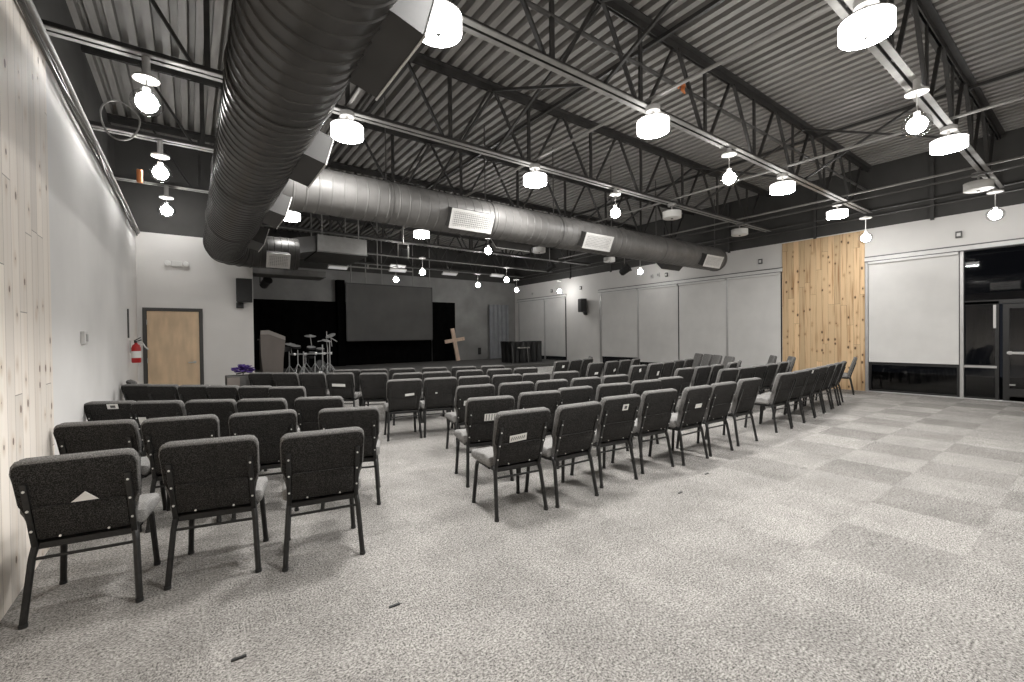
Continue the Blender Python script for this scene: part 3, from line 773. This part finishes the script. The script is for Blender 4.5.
# covered table
tb = thing('covered_table', 'table under a draped black cloth on the stage right', 'table', (11.2, 14.7, .36))
put(MB().box(-.77, .77, -.36, .36, .84, .875, .005), 'tabletop', 'rubber', tb, (0, 0, 0), False)
for sx in (-.7, .7):
    for sy in (-.3, .3): put(MB().bar((sx, sy, 0), (sx, sy, .84), .035), 'leg', 'frame', tb, (0, 0, 0), False)
mb = MB(); bm = mb.bm; ring = []
W, D = .80, .38
per = []
n = 140
tot = 4 * (W + D)
for i in range(n):
    s = tot * i / n
    if s < 2 * W: p = (-W + s, -D, 0, -1)
    elif s < 2 * W + 2 * D: p = (W, -D + s - 2 * W, 1, 0)
    elif s < 4 * W + 2 * D: p = (W - (s - 2 * W - 2 * D), D, 0, 1)
    else: p = (-W, D - (s - 4 * W - 2 * D), -1, 0)
    per.append(p)
rings = []
for kz, z in enumerate((.885, .87, .6, .3, .012)):
    rg = []
    for i, (x, y, nx, ny) in enumerate(per):
        a = 0 if kz < 2 else (.01 + .012 * kz) * (math.sin(i * .74) + .6 * math.sin(i * .31 + 1))
        e = .0 if kz == 0 else .012
        tuck = -.10 * (kz - 1) / 3 if (x < -W + .25 and kz > 1) else 0
        rg.append(bm.verts.new((x + nx * (a + e) - (tuck if nx <= 0 and ny < 0 else 0) * 0 + nx * tuck, y + ny * (a + e), z)))
    rings.append(rg)
bm.faces.new(rings[0])
for a, b in zip(rings, rings[1:]):
    for i in range(n): bm.faces.new((a[i], a[(i + 1) % n], b[(i + 1) % n], b[i]))
put(mb, 'tablecloth', 'tablecloth', tb, (0, 0, 0))
o = MB().box(10.55, 11.15, 14.06, 14.13, .96, 1.0, .004).tube([(11.05, 14.1, .96), (11.12, 14.1, .37)], .012, 6).build('music_stand', 'steel'); tag(o, 'low music stand in front of the black covered table', 'music stand')
# lectern : tall shield-like front
lc = thing('lectern', 'tall grey brown lectern at the left end of the stage', 'lectern', (1.86, 13.95, .36), R(6))
outl = [(-.24, 0), (.25, 0), (.27, .55), (.32, 1.0), (.32, 1.16), (-.1, 1.34), (-.30, 1.33), (-.31, 1.15), (-.30, .6)]
put(MB().prism(outl, 'y', -.04, 0, .006), 'front_panel', 'lectern', lc, (0, 0, 0), False)
put(MB().prism([(-.30, 1.33), (-.1, 1.34), (.32, 1.16), (.32, 1.06), (-.1, 1.22), (-.31, 1.22)], 'y', -.052, -.04), 'top_band', 'lectern_edge', lc, (0, 0, 0), False)
put(MB().box(-.24, -.20, 0, .4, 0, 1.1, .005), 'side_panel', 'lectern', lc, (0, 0, 0), False)
put(MB().box(.20, .24, 0, .4, 0, 1.0, .005), 'side_panel', 'lectern', lc, (0, 0, 0), False)
put(MB().box(-.28, .28, -.0, .45, 1.06, 1.1, .005), 'shelf', 'lectern', lc, (0, 0, 0), False)

# electronic drum kit
dk = thing('drum_kit', 'black electronic drum kit with chrome rack on the stage left', 'drum kit', (3.05, 15.0, .36))
rk = MB()
rk.tube([(-.6, 0, .62), (-.25, -.3, .62), (.3, -.3, .62), (.6, .05, .62)], .02, 8)
rk.tube([(-.25, -.3, 0.1), (-.25, -.3, .7)], .018, 8).tube([(.3, -.3, .1), (.3, -.3, .9)], .018, 8).tube([(-.6, 0, .05), (-.6, 0, .72)], .018, 8).tube([(.6, .05, .05), (.6, .05, 1.0)], .018, 8)
for x, y in ((-.6, 0), (-.25, -.3), (.3, -.3), (.6, .05)):
    rk.tube([(x, y, .28), (x - .16, y - .1, .012)], .011, 6).tube([(x, y, .28), (x + .16, y - .1, .012)], .011, 6).tube([(x, y, .28), (x, y + .18, .012)], .011, 6)
for x, y, h_ in ((-.42, -.35, .75), (.05, -.42, .55), (.45, -.3, .8), (-.1, .15, .6)):
    rk.tube([(x, y, .3), (x, y, h_)], .012, 6)
    for q in range(3):
        a_ = q * 2.1 + x * 5
        rk.tube([(x, y, .34), (x + .22 * math.cos(a_), y + .22 * math.sin(a_), .012)], .01, 6)
for x in (-.5, -.2, .1, .35, .55): rk.box(x - .03, x + .03, -.33, -.27, .58, .66, .005)
put(rk, 'rack', 'chrome', dk, (0, 0, 0))
def pad(x, y, z, r, tilt, nm='drum_pad', mm='rubber', th=.05):
    mtx = Matrix.Rotation(tilt, 3, 'X')
    o = put(MB().lathe([(r, 0), (r, th), (r * .93, th + .006), (1e-4, th + .006)], (0, 0, 0), 24, mtx, True), nm, mm, dk, (x, y, z))
    h = put(MB().lathe([(r * .9, th + .008), (1e-4, th + .009)], (0, 0, 0), 24, mtx, False), 'drum_head', 'drum_head', o, (0, 0, 0))
    return o
pad(-.45, -.2, .82, .15, R(14)); pad(-.02, -.25, .78, .14, R(16)); pad(.28, -.1, .72, .13, R(16)); pad(.1, .1, .6, .15, R(10))
def cymbal(x, y, z, r, tx, ty):
    mtx = Matrix.Rotation(tx, 3, 'X') @ Matrix.Rotation(ty, 3, 'Y')
    o = put(MB().lathe([(r, 0), (r * .3, .02), (.04, .04), (1e-4, .045)], (0, 0, 0), 24, mtx, False), 'cymbal', 'drum_head', dk, (x, y, z))
    put(MB().tube([(0, 0, .02), (.05, .05, -.35)], .01, 6), 'cymbal_arm', 'chrome', o, (0, 0, 0))
cymbal(.0, -.05, 1.17, .17, R(14), 0); cymbal(.48, -.05, 1.02, .14, R(20), R(10)); cymbal(.62, .0, 1.18, .16, R(18), R(-25)); cymbal(-.55, .05, .92, .16, R(16), R(5))
put(MB().tube([(.5, .0, .9), (.5, .0, 1.32)], .012, 6).tube([(.5, 0, 1.2), (.8, -.1, .98)], .014, 6).tube([(.2, -.1, 1.0), (.5, 0, 1.05)], .012, 6), 'microphone_stand', 'chrome', dk, (0, 0, 0))
put(MB().lathe([(.15, -.06), (.15, .06)], (.25, -.2, .27), 28, Matrix.Rotation(R(90), 3, 'X')), 'kick_pad', 'rubber', dk, (0, 0, 0))
put(MB().lathe([(.14, .061), (.14, .066)], (.25, -.2, .27), 28, Matrix.Rotation(R(90), 3, 'X')), 'kick_head', 'print', dk, (0, 0, 0))
put(MB().box(-.32, -.2, -.1, .18, .0, .05, .01).box(.14, .26, -.5, -.24, 0, .06, .01), 'pedal', 'chrome', dk, (0, 0, 0), False)
put(MB().box(-.75, -.55, -.06, .02, .7, .85, .01), 'sound_module', 'rubber', dk, (0, 0, 0), False)
put(MB().lathe([(.16, .44), (.17, .48), (.15, .52), (1e-4, .525)], (.05, .55, 0), 20).tube([(.05, .55, 0.02), (.05, .55, .45)], .02, 8), 'stool', 'rubber', dk, (0, 0, 0))

# hanging batten and stage lamps
o = MB().tube([(4.1, 14.5, 3.75), (6.3, 14.5, 3.75)], .022, 8); o.tube([(5.07, 14.5, 3.75), (5.07, 14.5, 5.4)], .02, 8)
for x in (4.12, 4.75, 5.9): o.bar((x, 14.5, 3.72), (x, 14.5, 3.86), .05)
tag(o.build('light_batten', 'pipe'), 'pale pipe batten hanging from a pole over the stage', 'batten')
ledl = ['white flat stage panel under the air handler', 'white flat stage panel above the right half of the screen', 'white flat stage panel right of the screen top', 'white flat stage panel towards the right stage corner', 'white flat stage panel above the screen, the upper of two there']
for (x, y, z), l in zip([(3.67, 14., 3.6), (5.58, 14., 3.66), (7.51, 14., 3.69), (9.54, 14., 3.77), (6.18, 15.5, 4.05)], ledl):
    t = thing('stage_panel_light', l, 'stage light', (x, y, z), 0, 'flat stage panels')
    t.rotation_euler = (R(-25), 0, 0)
    put(MB().box(-.29, .29, -.08, .08, 0, .04, .006), 'housing', 'white_metal', t, (0, 0, 0), False)
    put(MB().box(-.27, .27, -.07, .07, -.004, 0), 'diffuser', 'led', t, (0, 0, 0), False)
    put(MB().bar((0, 0, .04), (0, 0, .3), .02), 'bracket', 'dpipe', t, (0, 0, 0), False)
def spot(x, y, z, l, top):
    t = thing('stage_spotlight', l, 'stage light', (x, y, z), R(20), 'black stage spotlights')
    put(MB().lathe([(.07, -.14), (.1, -.1), (.1, .1), (.12, .16)], (0, 0, 0), 20, Matrix.Rotation(R(60), 3, 'X')), 'can', 'rubber', t, (0, 0, 0))
    put(MB().bar((-.13, 0, 0), (-.13, 0, .18), .012, .03).bar((.13, 0, 0), (.13, 0, .18), .012, .03).bar((-.136, 0, .18), (.136, 0, .18), .03, .012), 'yoke', 'rubber', t, (0, 0, 0), False)
    put(MB().tube([(0, 0, .18), (0, 0, top - z)], .014, 8), 'pole', 'pipe', t, (0, 0, 0))
spot(1.59, 13., 2.9, 'black stage spotlight below the flat duct at the left', 3.035)
spot(9.95, 8.2, 3.27, 'black spotlight hanging below the right end of the branch duct', ZB)
spot(9.2, 10.55, 3.6, 'black spotlight cluster on a pole below the middle of the branch duct', ZB)
# speaker yoke bracket
br = thing('hanging_bracket', 'pale steel U bracket hanging over the stage centre', 'bracket', (4.33, 10.5, 3.45))
put(MB().bar((-.13, 0, 0), (-.13, 0, .34), .03).bar((.13, 0, 0), (.13, 0, .34), .03).bar((-.15, 0, .34), (.15, 0, .34), .03), 'yoke', 'pipe', br, (0, 0, 0), False)
put(MB().tube([(0, 0, .34), (0, 0, .91)], .02, 8), 'pole', 'pipe', br, (0, 0, 0))
put(MB().box(-.09, .09, -.08, .08, .02, .2, .01), 'projector_plate', 'rubber', br, (0, 0, 0), False)

# ------------------------------------------------------------------ wall fixtures
def wall_speaker(loc, rz, label, w=.28, h=.46, d=.26):
    t = thing('wall_speaker', label, 'loudspeaker', loc, rz, 'wall loudspeakers')
    put(MB().box(-w / 2, w / 2, -.12 - d, -.12, 0, h, .015), 'cabinet', 'rubber', t, (0, 0, 0), False)
    put(MB().box(-w / 2 + .015, w / 2 - .015, -.126 - d, -.12 - d, .015, h - .015), 'grille', 'skin_dark', t, (0, 0, 0), False)
    put(MB().box(-.16, -.02, -.12, 0, -.12, -.0, .008).bar((-.08, -.18, -.03), (-.08, -.02, -.06), .04), 'wall_bracket', 'rubber', t, (0, 0, 0), False)
    put(MB().box(-.14, -.10, -.14, -.0, -.02, .36), 'side_bracket', 'dpipe', t, (0, 0, 0), False)
wall_speaker((.99, YD, 2.26), R(-6), 'black loudspeaker on the back wall above right of the birch door', .30, .50)
wall_speaker((XR, 12.98, 2.42), R(-90 - 18), 'black loudspeaker on the right wall between the windows', .30, .55)
# emergency light
em = thing('emergency_light', 'white twin head emergency light high above the birch door', 'emergency light', (-.2, YD, 2.96))
put(MB().box(-.09, .09, -.06, 0, 0, .11, .008), 'housing', 'white_metal', em, (0, 0, 0), False)
for s in (-1, 1): put(MB().lathe([(.03, -.05), (.055, .02), (.05, .03), (1e-4, .035)], (s * .15, -.05, .055), 16, Matrix.Rotation(R(90), 3, 'X')), 'lamp_head', 'grille', em, (0, 0, 0))
# thermostat on left wall
th = thing('thermostat', 'small white thermostat box on the left wall', 'thermostat', (XL, 5.85, 1.42), 0)
put(MB().box(0, .035, -.07, .07, 0, .13, .008), 'housing', 'white_metal', th, (0, 0, 0), False)
put(MB().box(.035, .04, -.04, .05, .03, .1), 'dial_cover', 'grille_dark', th, (0, 0, 0), False)
# fire extinguisher
fe = thing('fire_extinguisher', 'red fire extinguisher hanging on the left wall beside the door', 'fire extinguisher', (XL + .1, 9.75, 1.08))
fe.scale = (.82, .82, .82)
put(MB().lathe([(.07, 0), (.078, .02), (.078, .30), (.06, .36), (.025, .39), (.025, .42)], (0, 0, 0), 24), 'cylinder', 'red', fe, (0, 0, 0))
put(MB().bar((-.03, 0, .42), (.09, -.04, .47), .02).bar((-.03, 0, .45), (.08, -.03, .52), .015).lathe([(.03, .41), (.03, .45)], (0, 0, 0), 12), 'valve_handle', 'rubber', fe, (0, 0, 0), False)
put(MB().tube([(.02, -.02, .43), (.11, -.05, .40), (.15, -.06, .32), (.2, -.08, .27)], .014, 8), 'hose', 'white_metal', fe, (0, 0, 0))
put(MB().lathe([(.0795, .1), (.0795, .24)], (0, 0, 0), 24, cap=False), 'paper_label', 'card', fe, (0, 0, 0))
put(MB().bar((-.09, 0, .2), (-.09, 0, .46), .02), 'wall_hook', 'steel', fe, (0, 0, 0), False)
o = MB().tube([(XL + .015, 9.65, 1.5), (XL + .015, 9.65, 1.98)], .012, 8).build('wall_conduit', 'dpipe'); tag(o, 'short dark conduit on the left wall above the fire extinguisher', 'conduit')
# small things on the right wall above the windows
def strobe(y, z, label, dark=False):
    t = thing('alarm_strobe', label, 'wall device', (XR, y, z), 0, 'small devices on the right wall')
    put(MB().box(-.05, 0, -.05, .05, -.07, .07, .006), 'housing', 'dpipe' if dark else 'white_metal', t, (0, 0, 0), False)
    put(MB().box(-.056, -.05, -.03, .03, -.035, .035), 'lens', 'grille' if dark else 'grille_dark', t, (0, 0, 0), False)
strobe(2.0, 3.52, 'small dark wall device above the blind right of the golden cladding', True)
strobe(6.08, 3.53, 'small dark wall device just left of the golden cladding', True)
strobe(9.53, 3.55, 'small white wall device above the middle windows'); strobe(9.2, 3.52, 'small dark wall device beside the white one above the middle windows', True)
strobe(9.8, 3.53, 'small white wall device left of its twin above the middle windows')
strobe(13.36, 3.46, 'small dark wall device above the wall loudspeaker', True); strobe(15.22, 3.5, 'small dark wall device over the stage window', True)
strobe(16.6, 3.48, 'small white wall device over the far stage window')
o = MB().lathe([(.06, 0), (.055, .04), (1e-4, .045)], (XR, 13.3, 2.58), 20, Matrix.Rotation(R(-90), 3, 'Y')).build('wall_sensor', 'white_metal'); tag(o, 'round white sensor on the right wall by the loudspeaker', 'sensor')
o = MB().box(11.15, 11.3, 18.02, 18.065, .6, .92, .008).build('wall_box', 'rubber', smooth=False); tag(o, 'small black box low on the stage wall right of the cross', 'box')

# planter with purple flowers beside the front row
pl = thing('planter_stand', 'dark square stand beside the far left front row', 'stand', (.70, 9.4, 0))
put(MB().box(-.2, .2, -.2, .2, .0, .80, .01), 'box', 'planter', pl, (0, 0, 0), False)
put(MB().box(-.19, .0, -.212, -.2, .42, .78), 'side_facing', 'lectern', pl, (0, 0, 0), False)
pf = thing('purple_flowers', 'bunch of purple flowers lying on the dark stand', 'flowers', (.76, 9.4, .815))
random.seed(3)
for k in range(34):
    a = random.uniform(0, 2 * PI); r_ = random.uniform(.02, .16); z = random.uniform(.05, .16) * (1.2 - r_ * 4)
    g = MB(); c = Vector((r_ * math.cos(a), r_ * math.sin(a), max(.02, z)))
    for q in range(5):
        aa = a + 2 * PI * q / 5; d = Vector((math.cos(aa), math.sin(aa), .35)).normalized()
        g.tube([c, c + d * .035, c + d * .065], [.008, .034, .006], 6, flat=.4)
    put(g, 'blossom', 'purple', pf, (0, 0, 0))
put(MB().tube([(-.1, 0, .01), (.1, .02, .05)], .012, 6).tube([(0, -.1, .01), (.03, .1, .06)], .012, 6).tube([(-.06, .07, .01), (.05, -.06, .05)], .012, 6), 'stems', 'planter', pf, (0, 0, 0))
o = MB().box(XR - .07, XR + .1, -.9, 3.6, .001, .022, .004).build('trim_20', 'alu_light', smooth=False); struct(o, 'pale metal threshold under the storefront')
# door mat
o = MB().box(12.1, 13.3, .1, 1.0, .001, .016, .004).build('door_mat', 'mat', smooth=False); tag(o, 'tan door mat in front of the glazed entrance', 'mat')

# ------------------------------------------------------------------ chairs
def yb(z): return -.26 + .148 * (.865 - z) / .46          # rear face of the backrest at height z
TILT = math.atan2(.148, .46)
def chair_proto(back='fabric_back_shaded', seat='fabric'):
    t = thing('fabric_chair', 'chair', 'chair', (0, 0, 0), 0, 'charcoal fabric stacking chairs')
    # backrest : winged outline, padded, leaning back
    out = [(-.213, 0), (.213, 0), (.217, .15), (.228, .18), (.25, .215), (.252, .40), (.248, .432), (.236, .448), (.21, .455), (-.21, .455), (-.236, .448), (-.248, .432), (-.252, .40), (-.25, .215), (-.228, .18), (-.217, .15)]
    mtx = Matrix.Translation((0, yb(.405), .405)) @ Matrix.Rotation(TILT, 4, 'X')
    b = MB().prism(out, 'y', 0, .044, .014, mtx, 3).build('backrest', 'fabric_rim_lit', t)
    cz = .2275
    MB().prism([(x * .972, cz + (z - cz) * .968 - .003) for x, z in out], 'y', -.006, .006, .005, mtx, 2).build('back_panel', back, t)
    MB().prism([(x * .955, .03 + z * .93) for x, z in out], 'y', .038, .064, .015, mtx, 3).build('back_cushion', seat, b)
    # book pocket on the rear
    pk = [(-.19, .03), (.19, .03), (.19, .192), (.17, .202), (0, .197), (-.17, .202), (-.19, .192)]
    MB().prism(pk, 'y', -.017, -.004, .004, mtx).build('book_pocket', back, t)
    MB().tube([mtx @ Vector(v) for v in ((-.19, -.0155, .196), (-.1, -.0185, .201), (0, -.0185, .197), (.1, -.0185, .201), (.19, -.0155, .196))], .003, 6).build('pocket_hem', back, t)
    for s in (-1, 1):
        u = MB().box(s * .206 - .014, s * .206 + .014, -.019, -.002, -.03, .345, .005, mtx).build('back_upright', 'frame', t)
        for zz in (.07, .19, .305):
            MB().lathe([(.0065, 0), (.0065, .003), (.003, .005)], mtx @ Vector((s * .206, -.0195, zz)), 8, Matrix.Rotation(R(90), 3, 'X')).build('screw', 'screw', u)
    for s in (-.1, .1):
        MB().lathe([(.006, 0), (.006, .004)], mtx @ Vector((s, -.0175, .02)), 8, Matrix.Rotation(R(90), 3, 'X')).build('screw', 'screw', t)
    # seat
    sp = [(-.07, .40), (-.07, .44), (-.06, .468), (.02, .478), (.20, .478), (.275, .462), (.298, .43), (.288, .40), (.245, .388), (-.05, .388)]
    MB().prism(sp, 'x', -.25, .25, .028, None, 3).build('seat', seat, t)
    MB().box(-.20, .20, -.11, .22, .355, .39, .006).build('seat_frame', 'frame', t, smooth=False)
    # legs
    for s in (-1, 1):
        x = s * .205
        MB().tube([(x, .03, .385), (x, -.075, .392), (x + s * .003, -.108, .372), (x + s * .01, -.125, .32), (x + s * .03, -.178, .012)], .0165, 8).build('leg', 'frame', t)
        MB().tube([(x, .0, .372), (x, .20, .378), (x + s * .002, .24, .35), (x + s * .006, .253, .29), (x + s * .022, .28, .012)], .0165, 8).build('leg', 'frame', t)
        for y in (-.178, .28): MB().lathe([(.019, 0), (.019, .018)], (s * (.235 if y < 0 else .227), y, 0), 10).build('foot_glide', 'rubber', t)
    MB().tube([(-.216, -.125, .315), (.216, -.125, .315)], .0085, 8).build('stretcher', 'frame', t)
    return t
proto = chair_proto()
ptree = tree_of(proto)
def strip_screws(tree): return [(c, strip_screws(s)) for c, s in tree if not c.name.startswith('screw')]
ftree = strip_screws(ptree)

used = [0]
chairs = {}
def place(key, cx, cy, ang, label, tree=None):
    """cx, cy: floor point below the middle of the backrest top; ang: direction of the row in degrees"""
    if key[0] not in ('L3', 'L4', 'L5', 'X'): cx, cy = cx * .9663, cy * .9663
    a = R(ang); fx, fy = -math.sin(a), math.cos(a)
    d = math.hypot(cx, cy)
    if used[0] == 0: o = proto
    else: o = copy_tree(proto, ptree if d < 6 else ftree)
    used[0] += 1
    o.location = (cx + fx * .26, cy + fy * .26, 0); o.rotation_euler = (0, 0, a)
    o['label'] = label
    sx = {'L3': .93, 'L4': .88, 'L5': .92, 'L2': .97}.get(key[0], .985)
    o.scale = (sx, 1, 1.016)
    chairs[key] = o
    return o
N2 = ['leftmost', 'second from left', 'third from left', 'fourth from left', 'fifth from left', 'sixth from left', 'seventh from left', 'eighth from left']
rows_ = {
 'L1': ('nearest row of the left block', [(-.51, 3.27, -8), (.08, 3.24, -13), (.695, 3.05, -10)]),
 'L2': ('second row of the left block', [(-.60, 4.52, -19), (-.08, 4.34, -13), (.48, 4.19, -12), (1.10, 3.92, -20)]),
 'L3': ('third row of the left block', [(-.66, 5.75, -31), (-.29, 5.47, -32), (.13, 5.21, -32), (.54, 4.95, -32), (1.02, 4.70, -28)]),
 'L4': ('fourth row of the left block', [(-.62, 7.78, -42), (-.33, 7.44, -42), (0.0, 7.08, -43), (.30, 6.73, -43), (.63, 6.38, -40), (.93, 6.00, -36)]),
 'L5': ('farthest row of the left block', [(.98, 8.88, -38), (1.30, 8.52, -42), (1.66, 8.14, -38), (2.03, 7.77, -34), (2.46, 7.34, -30)]),
 'R1': ('nearest row of the middle block', [(2.215, 2.85, -7), (2.81, 2.79, -2), (3.48, 2.88, -5), (4.16, 2.91, -6), (4.78, 2.83, -1), (5.37, 2.84, -2), (6.12, 2.88, -2)]),
 'R2': ('second row of the middle block', [(2.43, 3.68, -14), (3.08, 3.68, -11), (3.67, 3.73, -5), (4.30, 3.68, -9), (4.92, 3.66, -7), (5.53, 3.71, -5)]),
 'R3': ('third row of the middle block', [(2.89, 4.72, -11), (3.47, 4.63, -10), (4.02, 4.55, -8), (4.62, 4.48, -7), (5.23, 4.46, -4)]),
 'R4': ('fourth row of the middle block', [(2.51, 6.09, -14), (3.03, 5.97, -14), (3.54, 5.83, -14), (4.07, 5.69, -14), (4.57, 5.57, -12), (5.15, 5.48, -10)]),
 'R5': ('fifth row of the middle block', [(3.01, 7.16, -13), (3.50, 7.04, -14), (4.12, 6.95, -12), (4.69, 6.81, -12), (5.23, 6.70, -12)]),
 'R6': ('farthest row of the middle block', [(2.42, 8.74, -22), (2.87, 8.50, -22), (3.37, 8.31, -20), (3.97, 8.10, -20), (4.52, 7.87, -21), (5.11, 7.68, -20)]),
 'A1': ('nearest row of the right block', [(7.36, 2.93, -2), (7.98, 2.97, 1), (8.60, 3.03, 2), (9.24, 3.10, 4), (9.86, 3.17, 6), (10.47, 3.24, 8), (11.08, 3.33, 12), (13.08, 3.70, 16)]),
 'A2': ('second row of the right block', [(7.56, 3.93, -4), (8.17, 3.93, -2), (8.77, 3.97, 0), (9.38, 4.02, 3), (10.08, 4.10, 6), (10.75, 4.24, 22)]),
 'A3': ('third row of the right block', [(7.20, 4.54, 0), (7.83, 4.56, 2), (8.46, 4.63, 7), (9.30, 4.76, 12), (9.98, 4.95, 24), (12.62, 4.92, 34), (12.92, 5.50, 36)]),
 'A4': ('fourth row of the right block', [(7.28, 5.61, 4), (7.98, 5.72, 5), (8.58, 5.83, 8), (9.28, 6.02, 10), (9.88, 6.14, 12)]),
 'A5': ('fifth row of the right block', [(7.29, 6.78, 7), (7.97, 6.90, 9), (8.56, 7.01, 11), (9.22, 7.20, 20)]),
 'A6': ('farthest row of the right block', [(7.21, 7.81, 9), (7.83, 7.97, 12), (8.41, 8.12, 14), (9.4, 8.95, 50)]),
 'W': ('slanting row by the right windows', [(12.90, 7.68, 52), (12.60, 7.20, 54), (12.26, 6.72, 52), (11.75, 6.10, 50)]),
}
special = {('L1', 0): 'charcoal fabric chair nearest the pale boards, white paper in its pocket', ('R1', 0): 'charcoal chair alone at the aisle end, nearest row of the middle block',
           ('R1', 2): 'charcoal chair with a square white tag high on its back', ('L3', 0): 'charcoal chair with a small white tag near its top, by the left wall',
           ('A1', 7): 'dark chair turned side-on before the right edge of the golden boards'}
for key, (rn, lst) in rows_.items():
    for i, (x, y, a) in enumerate(lst):
        lab = special.get((key, i), 'charcoal fabric chair, %s in the %s' % (N2[i], rn))
        if key == 'L1' and i == 2: lab = 'charcoal fabric chair, rightmost in the nearest row of the left block'
        place((key, i), x, y, a, lab)
place(('X', 0), -.76, 8.6, -78, 'charcoal chair turned askew at the left wall, beyond the fourth row')

# cards and papers tucked in pockets or stuck on chair backs
def card(key, x, z, w, h, label, tilt=0., bars=False, tri=False):
    o = chairs[key]
    t = thing('paper_card', label, 'card', (0, 0, 0), 0, 'cards on the chair backs')
    base = Matrix.Translation(o.location) @ Matrix.Rotation(o.rotation_euler.z, 4, 'Z') @ Matrix.Diagonal((1, 1, 1.016, 1))
    loc = Matrix.Translation((x, yb(z) - .0195, z)) @ Matrix.Rotation(TILT, 4, 'X') @ Matrix.Rotation(tilt, 4, 'Y')
    t.matrix_world = base @ loc
    if tri: put(MB().prism([(-w / 2, 0), (w / 2, 0), (w * .05, h)], 'y', -.002, .0), 'sheet', 'card', t, (0, 0, 0), False)
    else: put(MB().box(-w / 2, w / 2, -.002, 0, -h / 2, h / 2), 'sheet', 'card', t, (0, 0, 0), False)
    if bars == 'bars':
        for k in range(4): put(MB().box(-w * .38 + k * w * .22, -w * .38 + k * w * .22 + w * .05, -.003, -.002, -h * .42, h * .42), 'printed_bar', 'print', t, (0, 0, 0), False)
    if bars == 'text':
        for k in range(7):
            xx = -w * .4 + k * w * .12
            put(MB().bar((xx, -.0027, -h * .2), (xx + w * .05, -.0027, h * .22), .006, .001), 'pen_stroke', 'print', t, (0, 0, 0), False)
    if bars == 'block': put(MB().box(-w * .2, w * .25, -.003, -.002, -h * .25, h * .25), 'printed_block', 'print', t, (0, 0, 0), False)
    t['label'] = label
card(('L1', 0), .02, .60, .11, .055, 'white folded paper peeking from the pocket of the chair nearest the boards', tri=True)
card(('R1', 0), -.045, .632, .155, .06, 'white handwritten card on the back of the chair at the aisle', R(-4), 'text')
card(('R2', 0), .0, .655, .13, .075, 'white card with dark stripes on the second row aisle chair', 0, 'bars')
card(('R1', 2), .03, .74, .075, .062, 'square white tag high on the third chair of the middle block', 0, 'block')
card(('R1', 4), .02, .63, .12, .05, 'white slip on the fifth chair of the nearest middle row')
card(('L3', 0), .05, .805, .10, .05, 'small white tag near the chair top by the left wall', 0, 'block')
card(('L3', 1), -.14, .66, .07, .08, 'white card on the second chair of the third left row', 0, False)
card(('R3', 0), -.10, .64, .10, .06, 'white card on the leftmost chair of the third middle row', 0, 'bars')
card(('R4', 0), .07, .63, .13, .035, 'thin white slip on the leftmost chair of the fourth middle row', R(-4))
card(('L5', 3), -.03, .64, .22, .05, 'crumpled white paper in the pocket of the fourth chair, farthest left row', R(3))
card(('R4', 1), -.06, .63, .03, .02, 'tiny white sticker on the second chair of the fourth middle row')
card(('A6', 0), .03, .72, .08, .06, 'small white tag on the leftmost chair of the farthest right row')
card(('A5', 0), .03, .62, .12, .05, 'white slip on the leftmost chair of the fifth right row')
card(('A5', 1), .1, .64, .08, .06, 'white folded slip on the second chair of the fifth right row', R(-30))
card(('A4', 0), .0, .75, .06, .07, 'small white tag on the leftmost chair of the fourth right row', R(-20))
card(('A4', 1), .1, .64, .07, .09, 'white slip on the second chair of the fourth right row')
card(('A1', 2), -.1, .80, .06, .05, 'small white sticker near the top of the third chair, nearest right row')

# dark scraps lying on the carpet
for k, (x, y, l) in enumerate([(.155, 2.35, 'dark scrap on the carpet behind the middle chair of the nearest left row'), (.87, 2.3, 'dark scrap on the carpet behind the rightmost nearest left chair'), (3.6, 2.35, 'dark scrap on the carpet in front of the nearest middle row'), (4.3, 2.5, 'tiny dark scrap on the carpet beyond the other one before the middle row')]):
    o = MB().box(x - .03, x + .03, y - .008, y + .008, .001, .008, .002).build('carpet_scrap', 'rubber', smooth=False); tag(o, l, 'scrap', 'scraps on the carpet')

# ------------------------------------------------------------------ world, camera, view
w = bpy.data.worlds.new('night'); w.use_nodes = True; scene.world = w
bg = w.node_tree.nodes['Background']; bg.inputs[0].default_value = (.02, .022, .028, 1); bg.inputs[1].default_value = .3

f, yaw, pitch, roll, ch = 440.99, R(36.1046), R(-.6241), R(-.6805), 1.4527
fw = Vector((math.sin(yaw), math.cos(yaw), 0)); rt = Vector((math.cos(yaw), -math.sin(yaw), 0)); up = Vector((0, 0, 1))
fw2 = fw * math.cos(pitch) + up * math.sin(pitch); up2 = up * math.cos(pitch) - fw * math.sin(pitch)
rt3 = rt * math.cos(roll) + up2 * math.sin(roll); up3 = up2 * math.cos(roll) - rt * math.sin(roll)
cam = bpy.data.cameras.new('camera'); co = bpy.data.objects.new('camera', cam); COL.objects.link(co)
m = Matrix((rt3, up3, -fw2)).transposed().to_4x4(); m.translation = (0, 0, ch)
co.matrix_world = m
cam.sensor_width = 36; cam.sensor_fit = 'HORIZONTAL'; cam.lens = f / 1024 * 36; cam.clip_start = .02; cam.clip_end = 100
scene.camera = co
vs = scene.view_settings
scene.display_settings.display_device = 'sRGB'
vs.view_transform = 'Standard'; vs.look = 'None'; vs.gamma = 1; vs.use_curve_mapping = False
vs.exposure = 0.93
scene.cycles.use_denoising = True
scene.cycles.max_bounces = 8; scene.cycles.diffuse_bounces = 5
scene.cycles.sample_clamp_indirect = 6
scene.cycles.caustics_reflective = False; scene.cycles.caustics_refractive = False
